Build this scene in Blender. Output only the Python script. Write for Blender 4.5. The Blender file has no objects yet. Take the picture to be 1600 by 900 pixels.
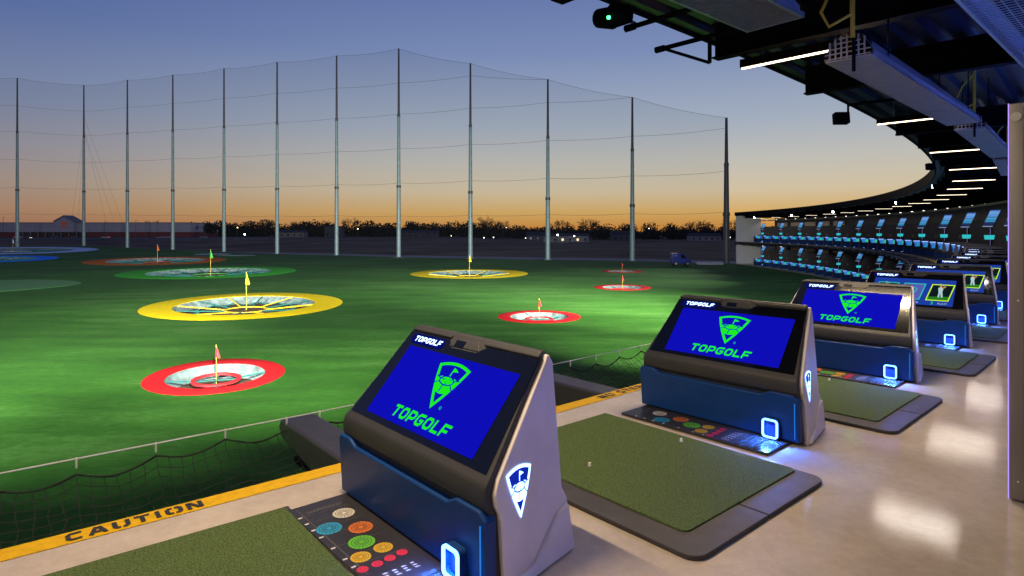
import bpy, bmesh, math, random
from mathutils import Vector, Matrix
from mathutils.geometry import delaunay_2d_cdt, tessellate_polygon
random.seed(7)
sc = bpy.context.scene
COL = sc.collection
R_ = math.radians

# ------------------------------------------------------------------ camera
FPX, YH, HC = 950.0, 361.5, 1.8          # focal length and horizon in photo pixels, eye height above deck
cam = bpy.data.cameras.new('camera')
camo = bpy.data.objects.new('camera', cam); COL.objects.link(camo); sc.camera = camo
camo.location = (0, 0, HC); camo.rotation_euler = (R_(90), 0, 0)
cam.sensor_width = 36; cam.lens = 36 * FPX / 1600; cam.shift_y = -(450 - YH) / 1600
cam.clip_start = 0.05; cam.clip_end = 12000

# ------------------------------------------------------------------ sky
w = bpy.data.worlds.new('World'); sc.world = w; w.use_nodes = True
nt = w.node_tree; bg = nt.nodes['Background']
def N(t, **kw):
    n = nt.nodes.new(t)
    for k, v in kw.items(): setattr(n, k, v)
    return n
sky = N('ShaderNodeTexSky', sky_type='NISHITA', sun_disc=False)
sky.sun_elevation = R_(-3.5); sky.sun_rotation = R_(17); sky.air_density = 1.0; sky.dust_density = 1.0; sky.ozone_density = 3.0
geo = N('ShaderNodeNewGeometry'); sep = N('ShaderNodeSeparateXYZ')
nt.links.new(geo.outputs['Incoming'], sep.inputs[0])
neg = N('ShaderNodeMath', operation='MULTIPLY'); neg.inputs[1].default_value = -1.0
nt.links.new(sep.outputs['Z'], neg.inputs[0])
def srgb(r, g, b):
    f = lambda c: (c / 255 / 12.92) if c / 255 <= 0.04045 else ((c / 255 + 0.055) / 1.055) ** 2.4
    return (f(r), f(g), f(b), 1)
def ramp(stops):
    n = N('ShaderNodeValToRGB'); e = n.color_ramp.elements
    while len(e) < len(stops): e.new(0.5)
    for i, (p, c) in enumerate(stops): e[i].position = p; e[i].color = srgb(*c)
    nt.links.new(neg.outputs[0], n.inputs[0]); return n
# twilight colours by elevation (sine): towards the sunset, and away from it
warm = ramp([(0.0, (214, 140, 60)), (0.03, (222, 178, 104)), (0.065, (218, 200, 166)), (0.11, (200, 196, 184)), (0.17, (170, 180, 192)), (0.28, (128, 146, 186)), (0.42, (90, 110, 168)), (0.75, (60, 78, 138))])
cold = ramp([(0.0, (164, 112, 92)), (0.03, (176, 138, 114)), (0.065, (170, 150, 140)), (0.11, (152, 148, 158)), (0.17, (126, 138, 168)), (0.28, (91, 112, 163)), (0.42, (70, 90, 152)), (0.75, (50, 68, 128))])
dirn = N('ShaderNodeVectorMath', operation='DOT_PRODUCT')
dirn.inputs[1].default_value = (-math.sin(R_(17)), -math.cos(R_(17)), 0)
nt.links.new(geo.outputs['Incoming'], dirn.inputs[0])
mr = N('ShaderNodeMapRange'); mr.interpolation_type = 'SMOOTHSTEP'
mr.inputs['From Min'].default_value = 0.45; mr.inputs['From Max'].default_value = 1.0
nt.links.new(dirn.outputs['Value'], mr.inputs['Value'])
mx = N('ShaderNodeMixRGB'); nt.links.new(mr.outputs[0], mx.inputs[0])
nt.links.new(cold.outputs[0], mx.inputs[1]); nt.links.new(warm.outputs[0], mx.inputs[2])
skm = N('ShaderNodeVectorMath', operation='SCALE'); skm.inputs['Scale'].default_value = 2.2
nt.links.new(sky.outputs[0], skm.inputs[0])
mx2 = N('ShaderNodeMixRGB'); mx2.inputs[0].default_value = 0.88
nt.links.new(skm.outputs[0], mx2.inputs[1]); nt.links.new(mx.outputs[0], mx2.inputs[2])
nt.links.new(mx2.outputs[0], bg.inputs[0]); bg.inputs[1].default_value = 1.0

sun = bpy.data.lights.new('sun', 'SUN'); sun.energy = 0.05; sun.angle = R_(12); sun.color = (1, .62, .35)
suno = bpy.data.objects.new('sun', sun); COL.objects.link(suno)
suno.rotation_euler = (R_(88), 0, R_(180 - 17))

sc.view_settings.view_transform = 'Standard'; sc.view_settings.look = 'None'
sc.view_settings.exposure = 0; sc.view_settings.gamma = 1
sc.cycles.use_denoising = True
sc.cycles.max_bounces = 6; sc.cycles.diffuse_bounces = 3; sc.cycles.glossy_bounces = 3
sc.cycles.transparent_max_bounces = 12
sc.cycles.sample_clamp_indirect = 6.0

# ------------------------------------------------------------------ layout of the curved building
CX, CY, RAD, A0 = -77.005, 95.032, 117.83, R_(-51.023)
BAY = 3.08
def ang(s): return A0 + s / RAD
def F(s, r, z=0.0):
    a = ang(s); return Vector((CX + (RAD + r) * math.cos(a), CY + (RAD + r) * math.sin(a), z))
def SR(p):
    dx, dy = p[0] - CX, p[1] - CY
    return (math.atan2(dy, dx) - A0) * RAD, math.hypot(dx, dy) - RAD
def PIX(x, y, z=0.0):                      # photo pixel on the horizontal plane z
    d = (y - YH) / (HC - z); return Vector(((x - 800) / d, FPX / d, z))
GZ = -4.05                                  # playing field by the building
S0, S1 = -42.0, 118.4

# ------------------------------------------------------------------ materials
MATS = {}
def mat(name, col=(.5, .5, .5), rough=.5, metal=0.0, emit=None, es=1.0, spec=.5, noise=0.0, nscale=8.0, bump=0.0, bscale=60.0, rvar=0.0, coat=0.0, sample=True, stretch=None):
    if name in MATS: return MATS[name]
    m = bpy.data.materials.new(name); m.use_nodes = True; MATS[name] = m
    t = m.node_tree; p = t.nodes['Principled BSDF']
    p.inputs['Base Color'].default_value = (*col[:3], 1); p.inputs['Roughness'].default_value = rough
    p.inputs['Metallic'].default_value = metal; p.inputs['Specular IOR Level'].default_value = spec
    if coat: p.inputs['Coat Weight'].default_value = coat; p.inputs['Coat Roughness'].default_value = .06
    if emit: p.inputs['Emission Color'].default_value = (*emit[:3], 1); p.inputs['Emission Strength'].default_value = es
    if emit and not sample: m.cycles.emission_sampling = 'NONE'
    if noise or bump or rvar:
        tc = t.nodes.new('ShaderNodeTexCoord'); src = tc.outputs['Object']
        if stretch:
            mp = t.nodes.new('ShaderNodeMapping'); mp.inputs['Scale'].default_value = stretch
            t.links.new(src, mp.inputs[0]); src = mp.outputs[0]
        nz = t.nodes.new('ShaderNodeTexNoise'); nz.inputs['Scale'].default_value = nscale; nz.inputs['Detail'].default_value = 6
        t.links.new(src, nz.inputs['Vector'])
        if noise:
            r = t.nodes.new('ShaderNodeValToRGB'); e = r.color_ramp.elements
            e[0].position = .3; e[1].position = .7
            e[0].color = (*[c * (1 - noise) for c in col[:3]], 1); e[1].color = (*[min(1, c * (1 + noise)) for c in col[:3]], 1)
            t.links.new(nz.outputs['Fac'], r.inputs[0]); t.links.new(r.outputs[0], p.inputs['Base Color'])
        if rvar:
            q = t.nodes.new('ShaderNodeMapRange'); q.inputs['To Min'].default_value = max(0, rough - rvar); q.inputs['To Max'].default_value = rough + rvar
            q.inputs['From Min'].default_value = .3; q.inputs['From Max'].default_value = .7
            t.links.new(nz.outputs['Fac'], q.inputs['Value']); t.links.new(q.outputs[0], p.inputs['Roughness'])
        if bump:
            n2 = t.nodes.new('ShaderNodeTexNoise'); n2.inputs['Scale'].default_value = bscale; n2.inputs['Detail'].default_value = 4
            t.links.new(src, n2.inputs['Vector'])
            b = t.nodes.new('ShaderNodeBump'); b.inputs['Strength'].default_value = bump; b.inputs['Distance'].default_value = .01
            t.links.new(n2.outputs['Fac'], b.inputs['Height']); t.links.new(b.outputs[0], p.inputs['Normal'])
    return m
def glow(name, col, es=1.0, sample=False):
    return mat(name, (0, 0, 0), .6, emit=col, es=es, sample=sample, spec=.0)

def mat_turf():
    m = bpy.data.materials.new('turf'); m.use_nodes = True; t = m.node_tree; p = t.nodes['Principled BSDF']
    L = t.links.new; nn = t.nodes.new
    g = nn('ShaderNodeNewGeometry')
    def nz(scale, sx, sy, det=5, rot=0.0, rgh=.6):
        mp = nn('ShaderNodeMapping'); mp.inputs['Scale'].default_value = (sx, sy, 1); mp.inputs['Rotation'].default_value = (0, 0, rot)
        L(g.outputs['Position'], mp.inputs[0]); n = nn('ShaderNodeTexNoise'); n.inputs['Scale'].default_value = scale
        n.inputs['Detail'].default_value = det; n.inputs['Roughness'].default_value = rgh; L(mp.outputs[0], n.inputs['Vector']); return n.outputs['Fac']
    def mathn(op, a, b):
        n = nn('ShaderNodeMath'); n.operation = op
        for i, v in enumerate((a, b)):
            if isinstance(v, (int, float)): n.inputs[i].default_value = v
            else: L(v, n.inputs[i])
        return n.outputs[0]
    big = nz(.06, 1, 1, 3); strk = nz(.5, .22, 1.0, 5, R_(8)); fine = nz(4.5, .6, 1.2, 7, R_(8), .8); grain = nz(55, 1, 1, 2)
    v = mathn('ADD', mathn('MULTIPLY', big, .32), mathn('ADD', mathn('MULTIPLY', strk, .30), mathn('ADD', mathn('MULTIPLY', fine, .28), mathn('MULTIPLY', grain, .10))))
    r = nn('ShaderNodeValToRGB'); e = r.color_ramp.elements; e.new(.5)
    for i, (ps, c) in enumerate([(.36, (.012, .056, .004)), (.5, (.032, .122, .009)), (.64, (.105, .235, .048))]):
        e[i].position = ps; e[i].color = (*c, 1)
    L(v, r.inputs[0]); L(r.outputs[0], p.inputs['Base Color'])
    p.inputs['Roughness'].default_value = .85; p.inputs['Specular IOR Level'].default_value = .15
    p.inputs['Sheen Weight'].default_value = .0
    b = nn('ShaderNodeBump'); b.inputs['Strength'].default_value = .5; b.inputs['Distance'].default_value = .02
    L(grain, b.inputs['Height']); L(b.outputs[0], p.inputs['Normal']); return m
def mat_concrete():
    m = bpy.data.materials.new('polished_concrete'); m.use_nodes = True; t = m.node_tree; p = t.nodes['Principled BSDF']
    L = t.links.new; nn = t.nodes.new; g = nn('ShaderNodeNewGeometry')
    def nz(sc_, det, rgh=.6):
        n = nn('ShaderNodeTexNoise'); n.inputs['Scale'].default_value = sc_; n.inputs['Detail'].default_value = det; n.inputs['Roughness'].default_value = rgh
        L(g.outputs['Position'], n.inputs['Vector']); return n.outputs['Fac']
    a, b_, c = nz(1.1, 6), nz(14, 6, .7), nz(110, 3)
    mix = nn('ShaderNodeMath'); mix.operation = 'MULTIPLY_ADD'; mix.inputs[1].default_value = .55; L(a, mix.inputs[0])
    m2 = nn('ShaderNodeMath'); m2.operation = 'MULTIPLY_ADD'; m2.inputs[1].default_value = .25; L(b_, m2.inputs[0])
    m3 = nn('ShaderNodeMath'); m3.operation = 'MULTIPLY'; m3.inputs[1].default_value = .2; L(c, m3.inputs[0])
    L(m3.outputs[0], m2.inputs[2]); L(m2.outputs[0], mix.inputs[2])
    r = nn('ShaderNodeValToRGB'); e = r.color_ramp.elements
    e[0].position = .36; e[1].position = .64; e[0].color = (.35, .295, .245, 1); e[1].color = (.54, .47, .40, 1)
    L(mix.outputs[0], r.inputs[0]); L(r.outputs[0], p.inputs['Base Color'])
    q = nn('ShaderNodeMapRange'); q.inputs['From Min'].default_value = .35; q.inputs['From Max'].default_value = .65; q.inputs['To Min'].default_value = .035; q.inputs['To Max'].default_value = .085
    L(a, q.inputs['Value']); L(q.outputs[0], p.inputs['Roughness']); p.inputs['Specular IOR Level'].default_value = .32
    bp = nn('ShaderNodeBump'); bp.inputs['Strength'].default_value = .06; bp.inputs['Distance'].default_value = .01
    L(b_, bp.inputs['Height']); L(bp.outputs[0], p.inputs['Normal']); return m
def mat_net():
    m = bpy.data.materials.new('fine_netting'); m.use_nodes = True; t = m.node_tree; p = t.nodes['Principled BSDF']
    p.inputs['Base Color'].default_value = (.02, .02, .025, 1); p.inputs['Roughness'].default_value = .9
    p.inputs['Alpha'].default_value = .11; return m
def mat_far_screen(name, cols, sx, sy, es):
    m = bpy.data.materials.new(name); m.use_nodes = True; t = m.node_tree; p = t.nodes['Principled BSDF']
    L = t.links.new; nn = t.nodes.new; tc = nn('ShaderNodeTexCoord'); mp = nn('ShaderNodeMapping'); mp.inputs['Scale'].default_value = (sx, 1, sy)
    L(tc.outputs['Object'], mp.inputs[0]); v = nn('ShaderNodeTexVoronoi'); v.inputs['Scale'].default_value = 1.0; v.distance = 'CHEBYCHEV'
    L(mp.outputs[0], v.inputs['Vector']); r = nn('ShaderNodeValToRGB'); r.color_ramp.interpolation = 'CONSTANT'; e = r.color_ramp.elements
    while len(e) < len(cols): e.new(.5)
    for i, c in enumerate(cols): e[i].position = i / len(cols); e[i].color = (*c, 1)
    s_ = nn('ShaderNodeSeparateColor'); L(v.outputs['Color'], s_.inputs[0]); L(s_.outputs[0], r.inputs[0])
    p.inputs['Base Color'].default_value = (0, 0, 0, 1); L(r.outputs[0], p.inputs['Emission Color']); p.inputs['Emission Strength'].default_value = es
    m.cycles.emission_sampling = 'NONE'; return m

TURF = mat_turf(); CONC = mat_concrete(); NETM = mat_net()
YEL = mat('yellow_floor_paint', (.58, .34, .004), .6, spec=.15, noise=.12, nscale=20, bump=.1)
BLACKP = mat('black_stencil_paint', (.02, .02, .02), .6, noise=.3, nscale=40)
STEEL_BLK = mat('black_painted_steel', (.004, .004, .005), .75, noise=.3, nscale=5, spec=.06)
ROOFM = mat('dark_galvanised_deck', (.035, .035, .05), .38, metal=.7, noise=.25, nscale=3)
GALV = mat('galvanised_steel', (.45, .46, .47), .38, metal=.9, noise=.1, nscale=12)
HEATM = mat('heater_sheet_steel', (.42, .40, .40), .42, metal=.55, noise=.12, nscale=6, bump=.03, bscale=20)
GREYP = mat('grey_moulded_plastic', (.70, .64, .64), .48, noise=.06, nscale=6, bump=.12, bscale=260)
DARKP = mat('charcoal_moulded_plastic', (.026, .026, .029), .58, noise=.1, nscale=8, bump=.1, bscale=240)
BEZEL = mat('black_glass', (.004, .005, .009), .08, spec=.5)
BLUEP = mat('blue_plastic_panel', (.004, .040, .18), .42, noise=.06, nscale=5, spec=.3)
SCRB = glow('blue_display', (.0045, .0045, .47), 1.0)
SCRG = glow('green_display_mark', (.012, .86, .012), 1.0)
SIGNW = glow('lit_white_letters', (.55, .74, 1.0), 3.0)
SIGNB = glow('painted_blue_halo', (.004, .012, .42), .35)
RINGM = mat('dispenser_led', (0, 0, 0), .5, emit=(.09, .28, 1.0), es=8.0)
SHLD = mat('side_emblem_led', (0, 0, 0), .5, emit=(.20, .36, 1.0), es=6.0)
SHLB = glow('side_emblem_blue', (.01, .035, .62), .6)
RUBBER = mat('mat_rubber', (.040, .036, .037), .62, noise=.15, nscale=9, bump=.12, bscale=160)
MATT = mat('tee_turf', (.086, .128, .045), .9, noise=.6, nscale=115, bump=1.0, bscale=190, spec=.1)
VINYL = mat('grey_vinyl_cover', (.040, .038, .044), .45, noise=.12, nscale=5, bump=.35, bscale=9)
CORD = mat('black_net_cord', (.006, .006, .006), .8)
GUIDE = mat('printed_guide_plate', (.026, .024, .025), .4, noise=.1, nscale=20)
WHITEP = mat('white_print', (.6, .6, .58), .6)
GREYPR = mat('grey_print', (.16, .15, .14), .6)
WHT = mat('white_plastic', (.75, .75, .72), .5)
POLEM = mat('pale_green_pole_steel', (.20, .29, .285), .45, noise=.1, nscale=1.5, metal=.1)
POLED = mat('dark_pole_steel', (.07, .075, .08), .5, noise=.15, nscale=1.5, metal=.2)  # darker steel, also on the top pole sections
LEDW = mat('warm_led', (.8, .8, .8), .5, emit=(1.0, .76, .47), es=7.0, sample=False)
LEDM = mat('mid_warm_led', (.8, .8, .8), .5, emit=(1.0, .80, .54), es=7.0, sample=False)
LEDF = mat('dim_warm_led', (.8, .8, .8), .5, emit=(1.0, .84, .62), es=4.0)

# ------------------------------------------------------------------ mesh helper
class MB:
    def __init__(s): s.v = []; s.f = []
    def add(s, vs, fs):
        o = len(s.v); s.v += [tuple(p) for p in vs]; s.f += [tuple(i + o for i in f) for f in fs]; return s
    def box(s, x0, x1, y0, y1, z0, z1):
        return s.add([(x0, y0, z0), (x1, y0, z0), (x1, y1, z0), (x0, y1, z0), (x0, y0, z1), (x1, y0, z1), (x1, y1, z1), (x0, y1, z1)],
                     [(0, 3, 2, 1), (4, 5, 6, 7), (0, 1, 5, 4), (1, 2, 6, 5), (2, 3, 7, 6), (3, 0, 4, 7)])
    def tube(s, pts, rad, n=6, caps=True, closed=False):
        pts = [Vector(p) for p in pts]; rs = rad if isinstance(rad, (list, tuple)) else [rad] * len(pts)
        rings = []; m = len(pts); up = None
        for i, p in enumerate(pts):
            if closed: d = (pts[(i + 1) % m] - pts[i - 1])
            else: d = pts[min(i + 1, m - 1)] - pts[max(i - 1, 0)]
            d.normalize()
            if up is None or abs(up.dot(d)) > .95: up = Vector((0, 0, 1)) if abs(d.z) < .9 else Vector((1, 0, 0))
            a = d.cross(up).normalized(); b = a.cross(d).normalized(); up = b
            rings.append([p + (a * math.cos(2 * math.pi * k / n) + b * math.sin(2 * math.pi * k / n)) * rs[i] for k in range(n)])
        vs = [q for rg in rings for q in rg]; fs = []
        for i in range(m if closed else m - 1):
            j = (i + 1) % m
            for k in range(n): fs.append((i * n + k, i * n + (k + 1) % n, j * n + (k + 1) % n, j * n + k))
        if caps and not closed: fs += [tuple(range(n - 1, -1, -1)), tuple((m - 1) * n + k for k in range(n))]
        return s.add(vs, fs)
    def prism(s, prof, fn0, fn1):          # profile polygon mapped to two end caps
        n = len(prof); vs = [fn0(p) for p in prof] + [fn1(p) for p in prof]
        return s.add(vs, [tuple(range(n - 1, -1, -1)), tuple(range(n, 2 * n))] + [(i, (i + 1) % n, n + (i + 1) % n, n + i) for i in range(n)])
    def mesh(s, name, bevel=0.0, seg=2, smooth=False):
        me = bpy.data.meshes.new(name); me.from_pydata([tuple(p) for p in s.v], [], s.f); me.update()
        bm = bmesh.new(); bm.from_mesh(me)
        if bevel:
            bmesh.ops.remove_doubles(bm, verts=bm.verts, dist=1e-5)
            ed = [e for e in bm.edges if len(e.link_faces) == 2 and e.calc_face_angle(0) > R_(22)]
            bmesh.ops.bevel(bm, geom=ed, offset=bevel, segments=seg, affect='EDGES', profile=.5, clamp_overlap=True)
        bmesh.ops.recalc_face_normals(bm, faces=bm.faces)
        bm.to_mesh(me); bm.free()
        if smooth or bevel:
            me.polygons.foreach_set('use_smooth', [True] * len(me.polygons))
            if bevel:
                vn = [Vector((0, 0, 0)) for _ in me.vertices]
                for p in me.polygons:
                    for vi in p.vertices: vn[vi] += p.normal * p.area
                me.normals_split_custom_set_from_vertices([tuple(v.normalized()) for v in vn])
            else: me.set_sharp_from_angle(angle=R_(40))
        return me
    def build(s, name, m, parent=None, bevel=0.0, seg=2, smooth=False, loc=None):
        return link(name, s.mesh(name, bevel, seg, smooth), m, parent, loc)
def link(name, me, m, parent=None, loc=None):
    if m is not None and not me.materials: me.materials.append(m)
    o = bpy.data.objects.new(name, me); COL.objects.link(o)
    if parent: o.parent = parent
    if loc is not None: o.location = loc
    return o
def empty(name, loc=(0, 0, 0), rz=0.0):
    o = bpy.data.objects.new(name, None); COL.objects.link(o); o.location = loc; o.rotation_euler = (0, 0, rz); o.empty_display_size = .1; return o
def tag(o, label, cat, group=None):
    o['label'] = label; o['category'] = cat
    if group: o['group'] = group
    return o
def struct(o, kind='structure'): o['kind'] = kind; return o
def copy_tree(o, parent=None):
    c = o.copy(); COL.objects.link(c); c.parent = parent
    for ch in list(o.children): copy_tree(ch, c)
    return c
ONES = 'first second third fourth fifth sixth seventh eighth ninth tenth eleventh twelfth thirteenth fourteenth fifteenth sixteenth seventeenth eighteenth nineteenth'.split()
def ordw(n):
    if n < 20: return ONES[n - 1]
    t = {2: 'twent', 3: 'thirt', 4: 'fort'}[n // 10]
    return t + 'ieth' if n % 10 == 0 else t + 'y-' + ONES[n % 10 - 1]
def arc_sheet(mb, s0, s1, prof, step=1.54, closed=False):   # profile of (r, z) swept along the curve
    n = max(2, int((s1 - s0) / step) + 1); k = len(prof); vs = []; fs = []
    for i in range(n + 1):
        s = s0 + (s1 - s0) * i / n
        vs += [F(s, r, z) for r, z in prof]
    for i in range(n):
        for j in range(k if closed else k - 1):
            a, b = i * k + j, i * k + (j + 1) % k
            fs.append((a, b, b + k, a + k))
    if closed: fs += [tuple(range(k)), tuple(n * k + j for j in range(k - 1, -1, -1))]
    return mb.add(vs, fs)

# flat print made of thick strokes and filled polygons in 2-D, mapped into the scene
def stroke2d(pts, t, closed=False):
    P = [Vector((p[0], p[1])) for p in pts]; n = len(P); L = []; Rr = []
    for i in range(n):
        a = P[i - 1] if (closed or i > 0) else None; b = P[(i + 1) % n] if (closed or i < n - 1) else None
        d1 = (P[i] - a).normalized() if a is not None else None; d2 = (b - P[i]).normalized() if b is not None else None
        d1 = d1 or d2; d2 = d2 or d1
        n1 = Vector((-d1.y, d1.x)); n2 = Vector((-d2.y, d2.x)); m = (n1 + n2)
        m = m.normalized() if m.length > 1e-6 else n1
        k = t / 2 / max(.45, m.dot(n1)); L.append(P[i] + m * k); Rr.append(P[i] - m * k)
    fs = [(L[i], L[(i + 1) % n], Rr[(i + 1) % n], Rr[i]) for i in range(n if closed else n - 1)]
    return fs
GLY = {
 'T': ([[(0, .89), (.95, .89)], [(.475, .79), (.475, 0)]], 1.0), 'O': ([[(.11, .28), (.11, .72), (.27, .89), (.68, .89), (.84, .72), (.84, .28), (.68, .11), (.27, .11), 'c']], 1.0),
 'P': ([[(.11, 0), (.11, .89), (.66, .89), (.84, .76), (.84, .50), (.68, .36), (.2, .36)]], .98),
 'G': ([[(.93, .89), (.28, .89), (.11, .72), (.11, .28), (.28, .11), (.68, .11), (.84, .28), (.84, .47), (.48, .47)]], 1.0),
 'L': ([[(.11, 1), (.11, .11), (.86, .11)]], .92), 'F': ([[(.11, 0), (.11, .89), (.95, .89)], [(.2, .45), (.78, .45)]], .95)}
STEN = {
 'C': ([[(.75, .89), (.25, .89), (.12, .75), (.12, .55)], [(.12, .45), (.12, .25), (.25, .11), (.75, .11)]], .85), 'A': ([[(.1, 0), (.4, 1)], [(.52, 1), (.82, 0)], [(.32, .32), (.6, .32)]], .95),
 'U': ([[(.12, 1), (.12, .25), (.25, .11), (.38, .11)], [(.5, .11), (.63, .11), (.76, .25), (.76, 1)]], .9), 'T': ([[(0, .89), (.8, .89)], [(.4, .76), (.4, 0)]], .85), 'I': ([[(.15, 0), (.15, 1)]], .34),
 'O': ([[(.42, .89), (.25, .89), (.12, .75), (.12, .25), (.25, .11), (.42, .11)], [(.54, .11), (.7, .11), (.83, .25), (.83, .75), (.7, .89), (.54, .89)]], .97), 'N': ([[(.12, 0), (.12, 1)], [(.22, .95), (.66, .05)], [(.78, 0), (.78, 1)]], .93),
 'S': ([[(.75, .89), (.25, .89), (.12, .75), (.12, .6), (.3, .52)], [(.42, .49), (.62, .42), (.74, .3), (.7, .15), (.55, .11), (.1, .11)]], .88), 'E': ([[(.12, 0), (.12, 1)], [(.22, .89), (.72, .89)], [(.22, .5), (.62, .5)], [(.22, .11), (.72, .11)]], .82),
 'P': ([[(.12, 0), (.12, 1)], [(.24, .89), (.6, .89), (.74, .78), (.74, .55), (.6, .44), (.24, .44)]], .85), ' ': ([], .5)}
def word2d(txt, font, h, t=.22, shear=0.0, gap=.14):
    x = 0; out = []
    for ch in txt:
        st, wd = font[ch]
        for pl in st:
            cl = pl[-1] == 'c'; pp = [p for p in pl if p != 'c']
            for f in stroke2d(pp, t, cl): out.append([((p[0] + x + shear * p[1]) * h, p[1] * h) for p in f])
        x += wd + gap
    return out, (x - gap) * h
def polys_to_mb(mb, polys, fn):
    for p in polys: mb.add([fn(q) for q in p], [tuple(range(len(p)))])
    return mb
def circ(cx, cy, rx, ry=None, n=24): ry = ry or rx; return [(cx + rx * math.cos(2 * math.pi * i / n), cy + ry * math.sin(2 * math.pi * i / n)) for i in range(n)]
def shift(polys, dx, dy): return [[(p[0] + dx, p[1] + dy) for p in q] for q in polys]
def scalep(polys, k): return [[(p[0] * k, p[1] * k) for p in q] for q in polys]
def shield_outline():
    pts = []
    for i in range(7): u = i / 6; pts.append((-.5 + u, .42 + .11 * (1 - (2 * u - 1) ** 2)))
    for i in range(1, 8): u = i / 8; pts.append((.5 * (1 - u) + .16 * u * (1 - u), .42 - 1.12 * u))
    pts.append((0, -.70))
    for i in range(7, 0, -1): u = i / 8; pts.append((-.5 * (1 - u) - .16 * u * (1 - u), .42 - 1.12 * u))
    return pts
def logo():       # layers: light, then dark cut-outs on top
    light = stroke2d(shield_outline(), .085, True)
    light.append([(-.40, .06), (-.22, .13), (0, .155), (.22, .13), (.40, .06), (.27, -.26), (.13, -.33), (0, -.35), (-.13, -.33), (-.27, -.26)])
    light += stroke2d([(.0, .07), (.02, .40)], .035); light.append([(.015, .43), (.015, .30), (.20, .33), (.13, .38)])
    dark = stroke2d(circ(0, .03, .24, .125, 20), .035, True)
    for a in (205, 262, 318): dark += stroke2d([(.25 * math.cos(R_(a)), .03 + .13 * math.sin(R_(a))), (.44 * math.cos(R_(a)), .03 + .34 * math.sin(R_(a)))], .03)
    for a in (40, 160, 275): dark += stroke2d([(.09 * math.cos(R_(a)), .035 + .045 * math.sin(R_(a))), (.22 * math.cos(R_(a)), .03 + .115 * math.sin(R_(a)))], .022)
    dark += stroke2d([(-.40, .115), (-.2, .045)], .03) + stroke2d([(.40, .115), (.2, .045)], .03)
    return light, dark

# ------------------------------------------------------------------ terrain, field, ground
TG = [  # name, pixel, diameter, tilt
 ('red', (338, 586.5), 5.25, .05), ('yellow', (385, 476), 14.8, .028), ('green', (329, 425), 23.3, .012), ('orange', (246, 407.2), 25.0, .022),
 ('red', (842.5, 494.5), 5.7, .015), ('yellow', (733.5, 427.3), 16.3, .010), ('red', (972.5, 449), 5.9, .012), ('red', (972, 424), 6.0, .006),
 ('white', (20, 391.2), 39.0, .012), ('blue', (-22, 405), 24.5, .016)]
def rise(x, y):
    d = -.6 * x + .8 * y - 165; return max(0.0, d) * .0125
TGT = []
for nm, px, dia, tl in TG:
    z = GZ
    for _ in range(12):
        p = PIX(*px, z); z = GZ + min(2.0, rise(p.x, p.y))
    TGT.append((nm, p.x, p.y, dia / 2, tl))
def sstep(a, b, x): t = max(0, min(1, (x - a) / (b - a))); return t * t * (3 - 2 * t)
def ground_z(x, y):
    z = GZ + min(2.0, rise(x, y))
    for nm, tx, ty, tr, tl in TGT:
        d = math.hypot(x - tx, y - ty)
        if d < 2.2 * tr:
            u = ((x - tx) * tx + (y - ty) * ty) / math.hypot(tx, ty)
            z += (1 - sstep(1.1 * tr, 2.2 * tr, d)) * tl * max(-tr, min(tr, u))
    return z
POLEPX = [(1135, 412, 184), (988, 408, 152), (856, 406, 124), (735, 404, 99), (623, 402, 76), (526, 399, 87), (433, 397, 97)]
POLES = []
for x, yb, yt in POLEPX:
    p = PIX(x, yb, GZ); POLES.append((p.x, p.y, HC + (YH - yt) * p.y / FPX))
bx, by = POLES[-1][:2]; dx, dy = -.878, .478
for x, yt in ((350, 107), (270, 117), (199, 125), (131, 133)):
    q = (x - 800) / FPX; t = (q * by - bx) / (dx - q * dy); X, Y = bx + dx * t, by + dy * t
    POLES.append((X, Y, HC + (YH - yt) * Y / FPX))
cx_, cy_ = POLES[-1][:2]
Y = cy_ - 14.5; POLES.append(((27 - 800) / FPX * Y, Y, HC + (YH - 122) * Y / FPX))
POLES.append((POLES[-1][0] - 9.5, POLES[-1][1] - 15, POLES[-1][2] - 3))      # next pole, just outside the frame
def field_outline():
    o = [F(s, -.02, 0).to_2d() for s in [S0 - 28 + 4 * i for i in range(int((S1 + 28 - S0) / 4) + 1)]]
    o.append(F(S1, -.02, 0).to_2d())
    o.append(Vector((POLES[0][0] + 1.5, POLES[0][1] + .6)))
    for X, Y, _ in POLES: o.append(Vector((X - .2, Y + .9)))
    o.append(Vector((-205, 110))); o.append(Vector((-170, 20)))
    return o
def pt_in(p, poly):
    c = False; j = len(poly) - 1
    for i in range(len(poly)):
        a, b = poly[i], poly[j]
        if (a[1] > p[1]) != (b[1] > p[1]) and p[0] < (b[0] - a[0]) * (p[1] - a[1]) / (b[1] - a[1]) + a[0]: c = not c
        j = i
    return c
OUT = field_outline(); PIT = .70
vs = [Vector(p) for p in OUT]; es = [(i, (i + 1) % len(OUT)) for i in range(len(OUT))]
for nm, tx, ty, tr, tl in TGT:
    for rr, cons in ((tr * PIT, True), (tr * 1.12, False), (tr * 1.4, False), (tr * 1.8, False), (tr * 2.2, False)):
        b0 = len(vs); n = 56
        pts = [Vector((tx + rr * math.cos(2 * math.pi * k / n), ty + rr * math.sin(2 * math.pi * k / n))) for k in range(n)]
        if cons: vs += pts; es += [(b0 + k, b0 + (k + 1) % n) for k in range(n)]
        else: vs += [p for p in pts if pt_in(p, OUT)]
for i in range(-26, 8):
    for j in range(-4, 34):
        p = Vector((i * 8 + .37 * (j % 2), j * 7 + .21))
        if pt_in(p, OUT) and all(math.hypot(p.x - t[1], p.y - t[2]) > t[3] * 1.05 for t in TGT): vs.append(p)
ov, oe, of, *_ = delaunay_2d_cdt(vs, es, [], 0, 1e-4)
mb = MB(); keep = []
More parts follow.
